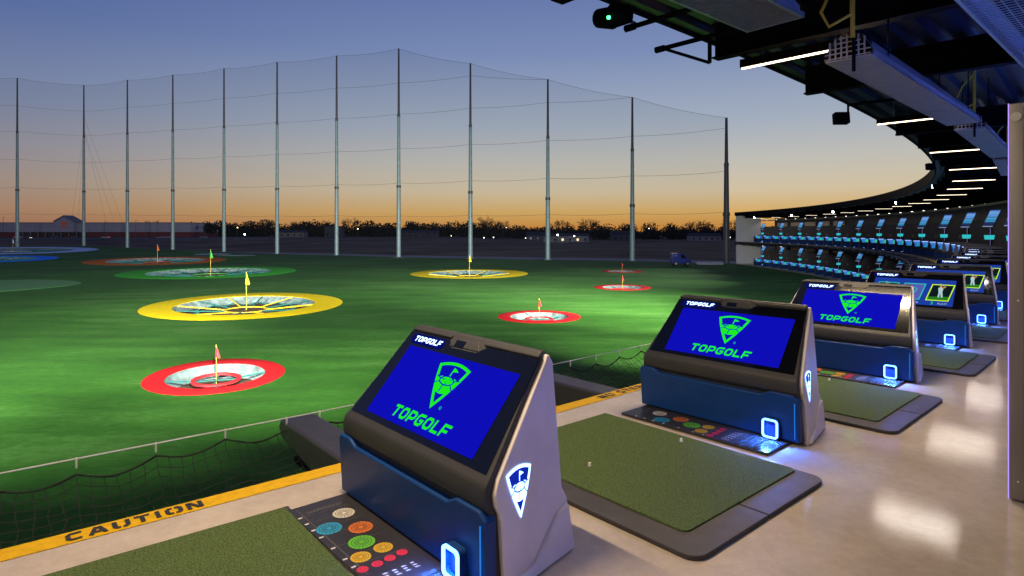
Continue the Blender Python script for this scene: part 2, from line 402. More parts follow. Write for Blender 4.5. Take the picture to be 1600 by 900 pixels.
for f in of:
    c = sum((ov[i] for i in f), Vector((0, 0))) / len(f)
    if pt_in(c, OUT) and all(math.hypot(c.x - t[1], c.y - t[2]) > t[3] * PIT * .999 for t in TGT): keep.append(tuple(f))
mb.add([(v.x, v.y, ground_z(v.x, v.y)) for v in ov], keep)
struct(mb.build('turf_field', TURF, smooth=True))

# surrounding land out to the horizon
def land_z(x, y):
    return GZ - .45 + 2.1 * sstep(240, 330, y) * sstep(20, -60, x)
LAND = mat('dark_winter_land', (.135, .088, .055), .95, noise=.55, nscale=.04, spec=.1)
mb = MB(); xs = [-9000, -4000, -1500, -700] + [-500 + 25 * i for i in range(41)] + [700, 1500, 4000, 9000]; ys = [-600, -200, 0, 60, 110, 140] + [160 + 20 * i for i in range(26)] + [800, 1200, 2500, 6000, 11000]
mb.add([(x, y, land_z(x, y)) for y in ys for x in xs], [(j * len(xs) + i, j * len(xs) + i + 1, (j + 1) * len(xs) + i + 1, (j + 1) * len(xs) + i) for j in range(len(ys) - 1) for i in range(len(xs) - 1)])
struct(mb.build('ground', LAND, smooth=True))
ROADM = mat('pale_concrete_road', (.20, .18, .185), .85, noise=.2, nscale=.3)
a_, b_ = [], []
for k, (X, Y, _) in enumerate(POLES[:11]):
    n = Vector((X, Y)).normalized(); a_.append(Vector((X, Y)) + n * 2.0); b_.append(Vector((X, Y)) + n * (19 + .8 * k))
mb = MB(); a_.insert(0, a_[0] + Vector((60, -8))); b_.insert(0, b_[0] + Vector((60, -8))); n = len(a_)
mb.add([(p.x, p.y, GZ - .40) for p in a_] + [(p.x, p.y, GZ - .40) for p in b_], [(i, i + 1, n + i + 1, n + i) for i in range(n - 1)])
struct(mb.build('service_road', ROADM))
LOTM = mat('asphalt', (.045, .043, .045), .9, noise=.25, nscale=.2)
mb = MB(); mb.add([(x, y, land_z(x, y) + .03) for y in (322, 345, 370, 395, 424) for x in (-420, -360, -300, -240, -190, -150)], [(j * 6 + i, j * 6 + i + 1, j * 6 + i + 7, j * 6 + i + 6) for j in range(4) for i in range(5)])
struct(mb.build('parking_lot', LOTM))

# ------------------------------------------------------------------ field targets
TCOL = {'red': (.55, .012, .014), 'yellow': (.78, .55, .004), 'green': (.045, .36, .025), 'orange': (.62, .13, .012), 'white': (.52, .62, .74), 'blue': (.01, .24, .85)}
TLAB = {0: 'nearest red ring target with a red pennant on the left of the turf', 1: 'large yellow ring target with yellow spokes, nearer of the two yellow ones', 2: 'bright green ring target with a teal pit, right behind the large yellow one',
 3: 'orange ring target beyond the green one', 4: 'red ring target in mid field, between the first two consoles', 5: 'far yellow ring target in front of the tall poles', 6: 'small red ring target on the right, nearer of the two in line',
 7: 'small red ring target on the right, farthest away in line', 8: 'pale white ring target at the far left edge of the turf', 9: 'blue ring target with a violet glow at the left edge'}
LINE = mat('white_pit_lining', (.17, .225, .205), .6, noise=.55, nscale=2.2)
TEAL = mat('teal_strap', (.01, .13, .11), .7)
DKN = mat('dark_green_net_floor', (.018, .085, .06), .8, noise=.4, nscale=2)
PITL = {'green': (.02, 1, .45), 'blue': (.25, .15, 1.0), 'white': (.1, .75, .9)}
for k, (nm, tx, ty, tr, tl) in enumerate(TGT):
    e = empty('ring_target', (tx, ty, ground_z(tx, ty))); tag(e, TLAB[k], 'target', 'ring targets on the turf')
    z0 = ground_z(tx, ty); RM = mat(nm + '_turf_ring', TCOL[nm], .85, noise=.1, nscale=3, bump=.3, bscale=60, spec=.1)
    def gz(x, y): return ground_z(tx + x, ty + y) - z0
    n = 64; mb = MB(); ri = tr * PIT
    rings = []
    for rr, dz in ((tr, .006), (tr * .99, .022), (ri + .02, .022), (ri - .01, -.03)):
        rings.append([(rr * math.cos(2 * math.pi * i / n), rr * math.sin(2 * math.pi * i / n), dz) for i in range(n)])
    vs = [(x, y, gz(x, y) + dz) for rg in rings for x, y, dz in rg]
    mb.add(vs, [(j * n + i, j * n + (i + 1) % n, (j + 1) * n + (i + 1) % n, (j + 1) * n + i) for j in range(3) for i in range(n)])
    mb.build('ring', RM, e, smooth=True)
    dep = min(1.5, .16 * tr + .25); u_ = Vector((tx, ty)).normalized()
    def tz(x, y): return tl * (x * u_.x + y * u_.y)
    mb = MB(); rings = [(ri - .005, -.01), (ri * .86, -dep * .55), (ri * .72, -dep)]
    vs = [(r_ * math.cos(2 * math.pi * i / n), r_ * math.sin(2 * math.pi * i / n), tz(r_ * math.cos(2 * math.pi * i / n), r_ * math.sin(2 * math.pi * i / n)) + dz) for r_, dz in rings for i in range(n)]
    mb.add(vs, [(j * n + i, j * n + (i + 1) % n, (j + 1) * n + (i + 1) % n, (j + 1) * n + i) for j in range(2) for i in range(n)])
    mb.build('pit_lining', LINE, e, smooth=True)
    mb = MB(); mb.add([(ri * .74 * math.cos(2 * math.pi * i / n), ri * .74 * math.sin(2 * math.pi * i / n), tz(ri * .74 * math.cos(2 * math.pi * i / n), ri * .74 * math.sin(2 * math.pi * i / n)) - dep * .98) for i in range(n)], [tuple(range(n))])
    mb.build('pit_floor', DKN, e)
    big = tr > 4; ic = ri * (.30 if big else .46); th = .10 if tr > 4 else .085
    ICOL = mat(nm + '_painted_hoop', tuple(min(1, c * 1.05 + .01) for c in TCOL[nm]), .5)
    mb = MB(); m2 = 32; zz = -dep * .30
    rr = [(ic - th, 0), (ic + th, 0), (ic + th, .07), (ic - th, .07)]
    mb.add([(r_ * math.cos(2 * math.pi * i / m2), r_ * math.sin(2 * math.pi * i / m2), zz + h + tz(r_ * math.cos(2 * math.pi * i / m2), r_ * math.sin(2 * math.pi * i / m2))) for i in range(m2) for r_, h in rr],
           [(i * 4 + j, i * 4 + (j + 1) % 4, ((i + 1) % m2) * 4 + (j + 1) % 4, ((i + 1) % m2) * 4 + j) for i in range(m2) for j in range(4)])
    mb.build('inner_hoop', ICOL, e, smooth=True)
    ns = 12 if tr > 4 else 4
    for i in range(ns):
        an = 2 * math.pi * (i + .3) / ns; c, s_ = math.cos(an), math.sin(an); mb = MB()
        ym = nm == 'yellow' and i % 2 == 0
        p0 = (c * ic, s_ * ic, zz + .03 + tz(c * ic, s_ * ic)); p1 = (c * ri * .99, s_ * ri * .99, tz(c * ri, s_ * ri) - .06)
        mb.tube([p0, p1], .05 if tr > 4 else .035, 5); mb.build('spoke', ICOL if ym else TEAL, e)
    if tr <= 4:
        for i in range(2):
            an = .35 + i * math.pi / 2; mb = MB(); mb.tube([(math.cos(an) * ic, math.sin(an) * ic, zz), (-math.cos(an) * ic, -math.sin(an) * ic, zz)], .03, 5); mb.build('spoke', TEAL, e)
    else:      # sagging net strips between hoop and rim
        for i in range(ns):
            a0_, a1_ = 2 * math.pi * (i + .3) / ns, 2 * math.pi * (i + 1.3) / ns; mb = MB()
            pts = []
            for q in range(7):
                a2 = a0_ + (a1_ - a0_) * q / 6; r_ = ri * (.66 + .10 * math.sin(math.pi * q / 6)); pts.append((r_ * math.cos(a2), r_ * math.sin(a2), tz(r_ * math.cos(a2), r_ * math.sin(a2)) - dep * (.18 + .22 * math.sin(math.pi * q / 6))))
            mb.tube(pts, .05, 4); mb.build('net_rope', TEAL, e)
    fh = {True: 2.6, False: 1.25}[tr > 4] * (1.25 if tr > 9 else 1)
    FM = mat(nm + '_flag_cloth', tuple(min(1, c * 1.1 + .01) for c in TCOL[nm]), .7)
    PM = mat('yellow_flag_stick', (.75, .5, .03), .5)
    mb = MB(); mb.tube([(0, 0, -dep * .98), (0, 0, fh)], .013 if tr < 4 else .028, 6); mb.build('flag_pole', PM, e)
    mb = MB(); ft = fh * .42 if tr < 4 else fh * .36; fw = ft * .42
    # limp pennant: a folded cone of cloth hanging from the stick
    pts = []
    for i in range(8): a = 2 * math.pi * i / 8; pts.append((fw * .5 * math.cos(a) + fw * .25, fw * .28 * math.sin(a), fh - ft + .12 * ft * math.sin(3 * a)))
    mb.add(pts + [(0, 0, fh)], [(i, (i + 1) % 8, 8) for i in range(8)] + [tuple(range(7, -1, -1))]); mb.build('pennant', FM, e)
    if nm in PITL:
        LM = mat(nm + '_pit_led', (0, 0, 0), .5, emit=PITL[nm], es=22.0)
        for i in range(10):
            an = 2 * math.pi * (i + .5) / 10; c, s_ = math.cos(an) * ri * .70, math.sin(an) * ri * .70
            mb = MB(); mb.box(c - .16, c + .16, s_ - .16, s_ + .16, -dep + tz(c, s_), -dep + .14 + tz(c, s_)); mb.build('pit_light', LM, e)
PALE = mat('pale_turf_disc', (.26, .30, .27), .9); LGRN = mat('painted_green_light', (.028, .17, .022), .9, noise=.3, nscale=6)  # the green disc paints a patch of green light on the turf
for (px, py, rr, m, lab) in ((332, 397.4, 4.3, PALE, 'pale oval turf patch by the far poles, left of a pair'), (370, 399.2, 4.3, PALE, 'pale oval turf patch by the far poles, right of a pair'), (-40, 447.5, 9.3, LGRN, 'green-lit turf patch at the left edge, painted as a lighter disc')):
    p = PIX(px, py, GZ); mb = MB(); pts = [(p.x + a, p.y + b) for a, b in circ(0, 0, rr, rr, 48)]
    mb.prism(pts, lambda q: (q[0], q[1], ground_z(*q) - .05), lambda q: (q[0], q[1], ground_z(*q) + .02))
    tag(mb.build('turf_disc', m), lab, 'turf patch')

# ------------------------------------------------------------------ perimeter poles and netting
NAMEP = ['rightmost net pole beside the white end wall', 'second net pole from the right', 'third net pole from the right', 'fourth net pole from the right', 'tallest net pole, just right of the middle of the netting', 'sixth net pole from the right', 'seventh net pole from the right',
 'eighth net pole from the right', 'ninth net pole from the right', 'third net pole from the left', 'corner net pole with guy wires, second from the left', 'leftmost net pole in view', 'net pole just past the left edge']
def base_z(X, Y): return GZ + min(2.0, rise(X, Y))
for k, (X, Y, zt) in enumerate(POLES[:12]):
    zb = base_z(X, Y); H = zt - zb; e = empty('net_pole', (X, Y, zb)); tag(e, NAMEP[k], 'pole', 'perimeter net poles')
    rb = .50 if k else .62; secs = [(0, .34, rb, rb * .86), (.34, .68, rb * .80, rb * .64), (.68, 1.0, rb * .54, rb * .36)]
    for q, (a, b, r0, r1) in enumerate(secs):
        mb = MB(); mb.tube([(0, 0, a * H - (.5 if q == 0 else .3)), (0, 0, b * H)], [r0, r1], 14); mb.build('pole_section', POLEM if (q < 2 and k) else POLED, e, smooth=True)
        if q: mb = MB(); mb.tube([(0, 0, a * H - .35), (0, 0, a * H + .25)], r0 * 1.28, 14); mb.build('collar', POLED, e, smooth=True)
    mb = MB(); mb.box(-rb * 1.5, rb * 1.5, -rb * 1.5, rb * 1.5, -.2, .12); mb.build('base_plate', POLED, e, bevel=.03)
GW = mat('guy_wire', (.06, .06, .065), .6)
NETT = empty('perimeter_netting', (0, 0, 0)); tag(NETT, 'tall fine dark netting with cables strung between the poles around the field', 'netting')
for k in range(12):
    (x0, y0, t0), (x1, y1, t1) = POLES[k], POLES[k + 1]; b0, b1 = base_z(x0, y0), base_z(x1, y1)
    nn_ = 10; mb = MB(); vs = []
    def sag(u, v): return -.45 * 4 * u * (1 - u) * v
    for i in range(nn_ + 1):
        u = i / nn_
        for j in range(3): v = j / 2; vs.append((x0 + (x1 - x0) * u, y0 + (y1 - y0) * u, (b0 + (b1 - b0) * u) * (1 - v) + (t0 + (t1 - t0) * u) * v + sag(u, v)))
    mb.add(vs, [(i * 3 + j, i * 3 + 3 + j, i * 3 + 4 + j, i * 3 + 1 + j) for i in range(nn_) for j in range(2)]); e = mb.build('net_panel', NETM, NETT)
    def lev(q, kk, zb_, zt_): return min(zt_, (HC + (33.5, 26.5, 18.7, 10.9, 3.5)[q])) if kk <= 4 else zb_ + (zt_ - zb_) * (.838, .687, .521, .355, .20)[q]
    for q in range(6):
        za, zb_ = (t0, t1) if q == 5 else (lev(q, k, b0, t0), lev(q, k + 1, b1, t1))
        if q < 5 and za >= t0 and zb_ >= t1: continue
        mb = MB(); pts = [(x0 + (x1 - x0) * i / nn_, y0 + (y1 - y0) * i / nn_, za + (zb_ - za) * i / nn_ + sag(i / nn_, 1) * (1 if q == 5 else .6)) for i in range(nn_ + 1)]
        mb.tube(pts, .024, 4); mb.build('net_cable', GW, e)
X, Y, zt = POLES[10]
for i, (du, fr) in enumerate(((-14, .72), (-10, .72), (-6, .45), (10, .72), (15, .72), (19, .8))):
    mb = MB(); zb = base_z(X, Y); d = Vector((dx, dy)).normalized(); p = Vector((X, Y)) - d * du + Vector((0, 3 + i)); mb.tube([(X, Y, zb + (zt - zb) * fr), (p.x, p.y, land_z(p.x, p.y) + .2)], .022, 4)
    tag(mb.build('guy_wire', GW), 'thin guy wire of the corner net pole, %s from the left' % ordw(i + 1), 'wire', 'guy wires')

# ------------------------------------------------------------------ the building: decks, roof, walls
up = empty('upper_deck', (0, 0, 0)); struct(up)
mb = MB(); arc_sheet(mb, S0, S1, [(0, 0), (14, 0), (14, -.5), (0, -.5)], closed=True); mb.build('floor_slab', CONC, up)
mb = MB(); arc_sheet(mb, S0, S1, [(.0, .004), (.165, .004)], .77); mb.build('yellow_edge_stripe', YEL, up)
def stencil(txt, s, h, name):
    polys, wd = word2d(txt, STEN, h, .24, 0, .2)
    mb = MB(); polys_to_mb(mb, polys, lambda p: F(s - wd / 2 + p[0], .136 - p[1], .008)); return mb.build(name, BLACKP, up)
stencil('CAUTION', .66, .105, 'stencilled_word'); stencil('NO STEP', 5.32, .105, 'stencilled_word')
lo = empty('lower_deck', (0, 0, 0)); struct(lo)
LCON = mat('plain_concrete', (.30, .26, .22), .4, noise=.15, nscale=2)
mb = MB(); arc_sheet(mb, S0, S1, [(0, GZ + .1), (14, GZ + .1), (14, GZ - .6), (0, GZ - .6)], closed=True); mb.build('floor_slab', LCON, lo)

roof = empty('canopy_roof', (0, 0, 0)); tag(roof, 'long curved dark steel canopy roof over the upper deck bays', 'roof')
ZR = 4.58
prof = []; r = -.30
while r < 13.5: prof += [(r, ZR), (r + .16, ZR), (r + .20, ZR + .11), (r + .31, ZR + .11)]; r += .35
mb = MB(); arc_sheet(mb, S0, S1, prof, 3.08); mb.build('corrugated_deck', ROOFM, roof)
mb = MB(); arc_sheet(mb, S0, S1, [(-.36, ZR - .03), (-.30, ZR - .03), (-.30, 5.12), (13.7, 5.16), (13.7, 5.22), (-.36, 5.18)], 1.54, closed=True); mb.build('fascia', STEEL_BLK, roof)
def ibeam(mb, x0, x1, z0, z1, w_=.17, t=.022):
    mb.box(x0, x1, -w_ / 2, w_ / 2, z0, z0 + t); mb.box(x0, x1, -w_ / 2, w_ / 2, z1 - t, z1); mb.box(x0 + .002, x1 - .002, -.008, .008, z0 + t, z1 - t); return mb
bmesh_ = ibeam(MB(), .05, 13.2, 4.12, ZR - .005).mesh('beam'); k = 0
s = 7.4 - 15 * BAY
while s < S1 - 1:
    if abs(s - 13.56) > .2:
        o = link('beam', bmesh_, STEEL_BLK, roof, F(s, 0, 0)); o.rotation_euler = (0, 0, ang(s))
    s += BAY
for rr in (1.3, 3.1, 5.2):
    mb = MB(); arc_sheet(mb, S0, S1, [(rr - .05, ZR - .16), (rr + .05, ZR - .16), (rr + .05, ZR - .012), (rr - .05, ZR - .012)], 1.54, closed=True); mb.build('purlin', STEEL_BLK, roof)
PANELW = mat('painted_end_wall', (.58, .57, .57), .6, noise=.06, nscale=.8)
ew = empty('end_wall', F(S1, 0, GZ), ang(S1)); tag(ew, 'plain pale grey end wall closing the far end of the bays', 'wall')
for z0, z1, w_ in ((-.2, 3.46, 4.6), (4.05, 9.15, 4.6)):
    for i in range(2): mb = MB(); mb.box(i * 2.3, i * 2.3 + 2.294, 0, .25, z0, z1); mb.build('wall_panel', PANELW, ew)
mb = MB(); mb.box(-.03, 4.62, -.03, .26, 3.46, 4.05); mb.build('slab_band', STEEL_BLK, ew)
DARKW = mat('dark_back_wall', (.02, .019, .021), .55, noise=.2, nscale=1.5); BEIGE = mat('beige_interior_wall', (.52, .43, .30), .6, noise=.08, nscale=2)
bw = empty('back_wall', (0, 0, 0)); tag(bw, 'dark rear wall behind the bays on both decks', 'wall')
for z0, z1 in ((0.002, 4.1), (GZ + .102, -.55)):
    mb = MB(); arc_sheet(mb, 12 if z0 > 0 else S0, S1, [(7.2, z0), (7.4, z0), (7.4, z1), (7.2, z1)], 3.08, closed=True); mb.build('wall_face', DARKW, bw)
    for i in range(5):
        s_ = 97.5 + i * 4.2; mb = MB(); arc_sheet(mb, s_, s_ + 2.8, [(6.9, z0 + .01), (7.15, z0 + .01), (7.15, min(z1, z0 + 3.3)), (6.9, min(z1, z0 + 3.3))], 1.4, closed=True); mb.build('beige_panel', BEIGE, bw)
mb = MB(); arc_sheet(mb, 20, S1, [(4.4, 3.62), (4.56, 3.62), (4.56, 3.78), (4.4, 3.78)], 1.54, closed=True); mb.build('header_rail', mat('light_header', (.30, .29, .28), .5), bw)

# ------------------------------------------------------------------ consoles
def hw(y, z): return .845 - .07 * z - .19 * max(0, y)
B0 = Vector((0, .02, .575)); UP = Vector((0, .455, .525)).normalized(); NRM = Vector((0, -UP.z, UP.y))
def SL(a, b, h=0.0): p = B0 + UP * b + NRM * h; return Vector((a, p.y, p.z))
PROF = [(.035, .015), (.02, .40), (-.012, .43), (-.018, .49), (-.008, .545), (.02, .575), (.475, 1.10), (.50, 1.13), (.53, 1.13), (.555, 1.09), (.585, .38), (.60, .015)]
SIDE = [(.075, .0), (.06, .40), (.035, .44), (.03, .50), (.06, .565), (.495, 1.075), (.515, 1.108), (.535, 1.108), (.565, 1.06), (.595, .36), (.64, .29), (.66, .0)]
LOGO_L, LOGO_D = logo()
WORD, WORDW = word2d('TOPGOLF', GLY, 1.0, .22, .22, .14)
def text_mesh(txt, size, extr=0.0):
    c = bpy.data.curves.new('t', 'FONT'); c.body = txt; c.size = size; c.extrude = extr; c.align_x = 'CENTER'; c.resolution_u = 2
    o = bpy.data.objects.new('t', c); COL.objects.link(o); dg = bpy.context.evaluated_depsgraph_get()
    me = bpy.data.meshes.new_from_object(o.evaluated_get(dg)); bpy.data.objects.remove(o); bpy.data.curves.remove(c); return me
def text_mb(txt, size, fn):
    me = text_mesh(txt, size); mb = MB(); mb.add([fn((v.co.x, v.co.y)) for v in me.vertices], [tuple(p.vertices) for p in me.polygons]); bpy.data.meshes.remove(me); return mb
def rrect(x0, x1, y0, y1, r, n=4):
    o = []
    for cx, cy, a in ((x1 - r, y1 - r, 0), (x0 + r, y1 - r, 90), (x0 + r, y0 + r, 180), (x1 - r, y0 + r, 270)):
        for i in range(n + 1): t = R_(a + 90 * i / n); o.append((cx + r * math.cos(t), cy + r * math.sin(t)))
    return o
SX0, SX1, SB0, SB1 = -.565, .590, .050, .565
def guide_local(): return dict(white=(-.485, -.15, .068, (.62, .58, .50)), blue=(-.355, -.305, .075, (.02, .30, .52)), orange=(-.245, -.155, .072, (.62, .16, .03)), green=(-.082, -.232, .076, (.12, .48, .03)),
    yellow_a=(.052, -.168, .054, (.70, .42, .015)), yellow_b=(.062, -.31, .056, (.72, .44, .015)), red_a=(.166, -.115, .031, (.60, .02, .04)), red_b=(.175, -.195, .031, (.60, .03, .04)), red_c=(.182, -.275, .031, (.60, .03, .04)), red_d=(.180, -.36, .031, (.60, .03, .04)))
def make_console(e, kind):
    mb = MB(); mb.prism(PROF, lambda p: (-(hw(*p) - .028), p[0], p[1]), lambda p: (hw(*p) - .028, p[0], p[1])); hs = mb.build('housing', DARKP, e, bevel=.018, seg=3)
    for sg in (-1, 1):
        mb = MB(); mb.prism(SIDE, lambda p: (sg * (hw(*p) - .055), p[0], p[1]), lambda p: (sg * (hw(*p) + .002), p[0], p[1])); sp = mb.build('side_panel', GREYP, e, bevel=.016, seg=3)
        foot = [(.10, .006), (.10, .035), (.30, .07), (.52, .25), (.63, .27), (.668, .006)]
        mb = MB(); mb.prism(foot, lambda p: (sg * (hw(*p) - .03), p[0], p[1]), lambda p: (sg * (hw(*p) + .024), p[0], p[1])); mb.build('foot_flare', GREYP, sp, bevel=.02, seg=3)
    bz = [SL(*p, .003) for p in [(-.735, .012), (.735, .012), (.66, .675), (.20, .675), (.13, .625), (-.13, .62), (-.19, .675), (-.66, .675)]]
    mb = MB(); lowb = [p - NRM * .006 for p in bz]; nb = len(bz)
    mb.add(bz + lowb, [tuple(range(nb)), tuple(range(2 * nb - 1, nb - 1, -1))] + [(i, nb + i, nb + (i + 1) % nb, (i + 1) % nb) for i in range(nb)]); bez = mb.build('bezel', BEZEL, e)
    # camera slot and raised lip along the top
    mb = MB(); mb.prism([(-.17, .63), (-.12, .705), (.10, .705), (.16, .635)], lambda p: SL(p[0], p[1], -.03), lambda p: SL(p[0], p[1], .006)); mb.build('camera_slot', DARKP, e, bevel=.006)
    mb = MB(); mb.prism([(-.11, .635), (-.01, .635), (-.01, .68), (-.11, .68)], lambda p: SL(p[0], p[1], .001), lambda p: SL(p[0], p[1], .008)); mb.build('camera_window', BEZEL, e)
    for x0, x1 in ((-.655, -.18), (.17, .655)):
        mb = MB(); mb.prism([(x0, .683), (x1, .683), (x1, .708), (x0, .708)], lambda p: SL(p[0], p[1], -.02), lambda p: SL(p[0], p[1], .014)); mb.build('top_lip', DARKP, e, bevel=.006)
    mb = MB(); mb.add([SL(SX0, SB0, .005), SL(SX1, SB0, .005), SL(SX1, SB1, .005), SL(SX0, SB1, .005)], [(0, 1, 2, 3)])
    if kind == 'logo':
        scr = mb.build('screen', SCRB, e); cxm = .0
        k = .235; mb = MB(); polys_to_mb(mb, scalep(LOGO_L, k), lambda p: SL(cxm + p[0] * 1.25 + .03, .395 + p[1], .0062)); mb.build('emblem', SCRG, scr)
        mb = MB(); polys_to_mb(mb, scalep(LOGO_D, k), lambda p: SL(cxm + p[0] * 1.25 + .03, .395 + p[1], .0072)); mb.build('emblem_cutout', SCRB, scr)
        h = .60 / WORDW; mb = MB(); polys_to_mb(mb, scalep(WORD, h), lambda p: SL(cxm - .30 + p[0], .088 + p[1], .0062)); mb.build('word', SCRG, scr)
        mb = MB(); polys_to_mb(mb, stroke2d(circ(0, 0, .009, .009, 12), .003, True), lambda p: SL(cxm + .12 + p[0], .235 + p[1], .0062)); mb.build('registered_mark', SCRG, scr)
    else:
        scr = mb.build('screen', glow('game_display_blue', (.012, .045, .34), 1.0), e)
        def quad(pts, m, nm_, h=.0062): q = MB(); q.add([SL(a, b, h) for a, b in pts], [tuple(range(len(pts)))]); return q.build(nm_, m, scr)
        FY = glow('display_yellow_green', (.62, .95, .03), 1); FT = glow('display_teal', (.02, .55, .50), 1); FD = glow('display_dark', (.004, .012, .014), 1); FG = glow('display_grass', (.02, .20, .015), 1); FW = glow('display_pale', (.42, .60, .62), 1); FS = glow('display_skin', (.62, .24, .10), 1); FB = glow('display_violet', (.09, .11, .42), 1)
        for x, m, nm_ in ((-.37, FT, 'picture_frame'), (.01, FT, 'picture_frame'), (.40, FY, 'picture_frame')):
            def fr(a, b): return (x + a * .155 + b * .03, .31 + b * .165)
            quad([fr(-1, -1), fr(1, -1), fr(1, 1), fr(-1, 1)], m, nm_, .0060); quad([fr(-.90, -.9), fr(.90, -.9), fr(.90, .9), fr(-.90, .9)], FB if x == .01 else FD, 'picture', .0068)
            if x == .01:
                mb = MB(); polys_to_mb(mb, scalep(LOGO_L, .14), lambda p: SL(x + p[0], .31 + p[1], .0076)); mb.build('emblem', FT, scr)
            else: quad([fr(-.90, -.9), fr(.90, -.9), fr(.90, -.45), fr(-.90, -.55)], FG, 'picture_grass', .0074)
            if x != .01:      # golfer at the end of a swing, printed flat
                gx, gy = x, .215; g = lambda pts: [(gx + a * .16, gy + b * .16) for a, b in pts]
                quad(g([(-.18, 0), (-.02, 0), (.0, .55), (.12, .0), (.28, .0), (.18, .62), (.16, .80), (-.16, .80), (-.14, .5)]), FW, 'golfer_trousers', .008)
                quad(g([(-.18, .78), (.18, .78), (.22, 1.2), (.02, 1.28), (-.22, 1.18)]), FW, 'golfer_shirt', .0084)
                quad(g([(.14, 1.05), (.42, 1.28), (.40, 1.38), (.08, 1.25)]), FS, 'golfer_arm', .0088)
                quad(g([(a, b) for a, b in circ(-.02, 1.38, .11, .12, 10)]), FS, 'golfer_head', .0088)
                quad(g([(.38, 1.3), (.42, 1.3), (-.12, 1.72), (-.16, 1.70)]), FW, 'golf_club', .009)
        for x, t1, t2 in ((.01, '', 'GAME'), (.40, '3', 'PLAY!')):
            if t1: text_mb(t1, .085, lambda p: SL(x - .09 + p[0], .07 + p[1], .0066)).build('numeral', SCRG, scr)
            text_mb(t2, .05, lambda p: SL(x + .05 + p[0], .075 + p[1], .0066)).build('caption', FW, scr)
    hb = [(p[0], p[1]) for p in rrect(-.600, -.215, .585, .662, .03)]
    mb = MB(); mb.add([SL(a, b, .0045) for a, b in hb], [tuple(range(len(hb)))]); sg_ = mb.build('header_glow', SIGNB, e)  # blue glow around the letters, painted as an emissive backing plate
    h = .315 / WORDW; mb = MB(); polys_to_mb(mb, scalep(WORD, h), lambda p: SL(-.560 + p[0], .605 + p[1], .0075)); mb.build('word', SIGNW, sg_)
    # blue front panel
    W_ = .80; pp = [(-W_, .03), (W_, .03), (W_, .385), (W_ - .05, .425), (.55, .425), (.47, .385), (-.58, .385), (-.66, .425), (-W_ + .02, .425), (-W_ - .012, .40)]
    mb = MB(); mb.prism(pp, lambda p: (p[0], .045, p[1]), lambda p: (p[0], -.034 + .02 * (1 - p[1] / .42), p[1])); fp = mb.build('front_panel', BLUEP, e, bevel=.012, seg=3)
    # ball dispenser: tube with a lit rim
    cx, cz, wx, wz = .575, .118, .068, .080
    outl = rrect(cx - wx, cx + wx, cz - wz, cz + wz, .028); inn = rrect(cx - wx + .013, cx + wx - .013, cz - wz + .013, cz + wz - .013, .018); n = len(outl)
    mb = MB(); mb.add([(x, -.085, z) for x, z in outl] + [(x, -.085, z) for x, z in inn] + [(x, -.070, z) for x, z in outl] + [(x, -.070, z) for x, z in inn],
        [(i, (i + 1) % n, n + (i + 1) % n, n + i) for i in range(n)] + [(i, (i + 1) % n, 2 * n + (i + 1) % n, 2 * n + i) for i in range(n)] + [(n + i, n + (i + 1) % n, 3 * n + (i + 1) % n, 3 * n + i) for i in range(n)]); rg = mb.build('dispenser_ring', RINGM, e)
    mb = MB(); mb.add([(x, -.070, z) for x, z in outl] + [(x, -.01, z) for x, z in outl], [(i, (i + 1) % n, n + (i + 1) % n, n + i) for i in range(n)]); mb.build('dispenser_tube', BLUEP, rg)
    mb = MB(); mb.add([(x, -.04, z) for x, z in inn], [tuple(range(n))]); mb.build('dispenser_hole', mat('deep_blue_hole', (.004, .012, .09), .35), rg)  # dark blue plate painted in for the open dispenser hole
    A = bpy.data.lights.new('dispenser_glow', 'AREA'); A.shape = 'RECTANGLE'; A.size = .11; A.size_y = .03; A.energy = 15.0; A.color = (.06, .20, 1.0)
    ao = bpy.data.objects.new('dispenser_glow', A); COL.objects.link(ao); ao.parent = e; ao.location = (cx, -.10, cz + wz - .02); ao.rotation_euler = (R_(-28), 0, 0)
    mb = MB(); mb.tube([(.80 - .035, -.031, .06), (.80 - .035, -.034, .36)], .004, 5); mb.build('edge_glow', mat('panel_edge_led', (0, 0, 0), .5, emit=(.01, .16, .55), es=1.2, sample=False), e)
    # lit emblem on the inner side
    k = .195
    def sd(p, h): y, z = .215 + p[0] * .95, .485 + p[1]; return (hw(y, z) + .003 + h, y, z)
    mb = MB(); mb.add([sd((a * k * 1.02, b * k * 1.02), .0006) for a, b in shield_outline()], [tuple(range(len(shield_outline())))]); em = mb.build('side_emblem', SHLB, e)
    mb = MB(); polys_to_mb(mb, scalep(LOGO_L, k), lambda p: sd(p, .003)); mb.build('emblem_light', SHLD, em)
    mb = MB(); polys_to_mb(mb, scalep(LOGO_D, k), lambda p: sd(p, .004)); mb.build('emblem_cutout', SHLB, em)
    # printed guide plate on the floor in front
    mb = MB(); mb.box(-.755, .715, -.405, .03, .002, .022); gp = mb.build('guide_plate', GUIDE, e, bevel=.005)
    for nm_, (x, y, r_, c) in guide_local().items():
        m = mat('guide_' + nm_.split('_')[0], c, .5); mb = MB(); base = circ(x, y, r_, r_, 28); mb.add([(a, b, .0235) for a, b in base], [tuple(range(28))]); d = mb.build('guide_disc', m, gp)
        mb = MB(); rings = 4 if r_ > .05 else 2
        for q in range(1, rings): polys_to_mb(mb, stroke2d(circ(x, y, r_ * q / rings, None, 24), r_ * .035, True), lambda p: (p[0], p[1], .0245))
        for a in range(0, 360, 20 if r_ > .05 else 60): polys_to_mb(mb, stroke2d([(x + r_ * .22 * math.cos(R_(a)), y + r_ * .22 * math.sin(R_(a))), (x + r_ * math.cos(R_(a)), y + r_ * math.sin(R_(a)))], r_ * .035), lambda p: (p[0], p[1], .0245))
        mb.build('ring_lines', GUIDE, d)
    mb = MB()
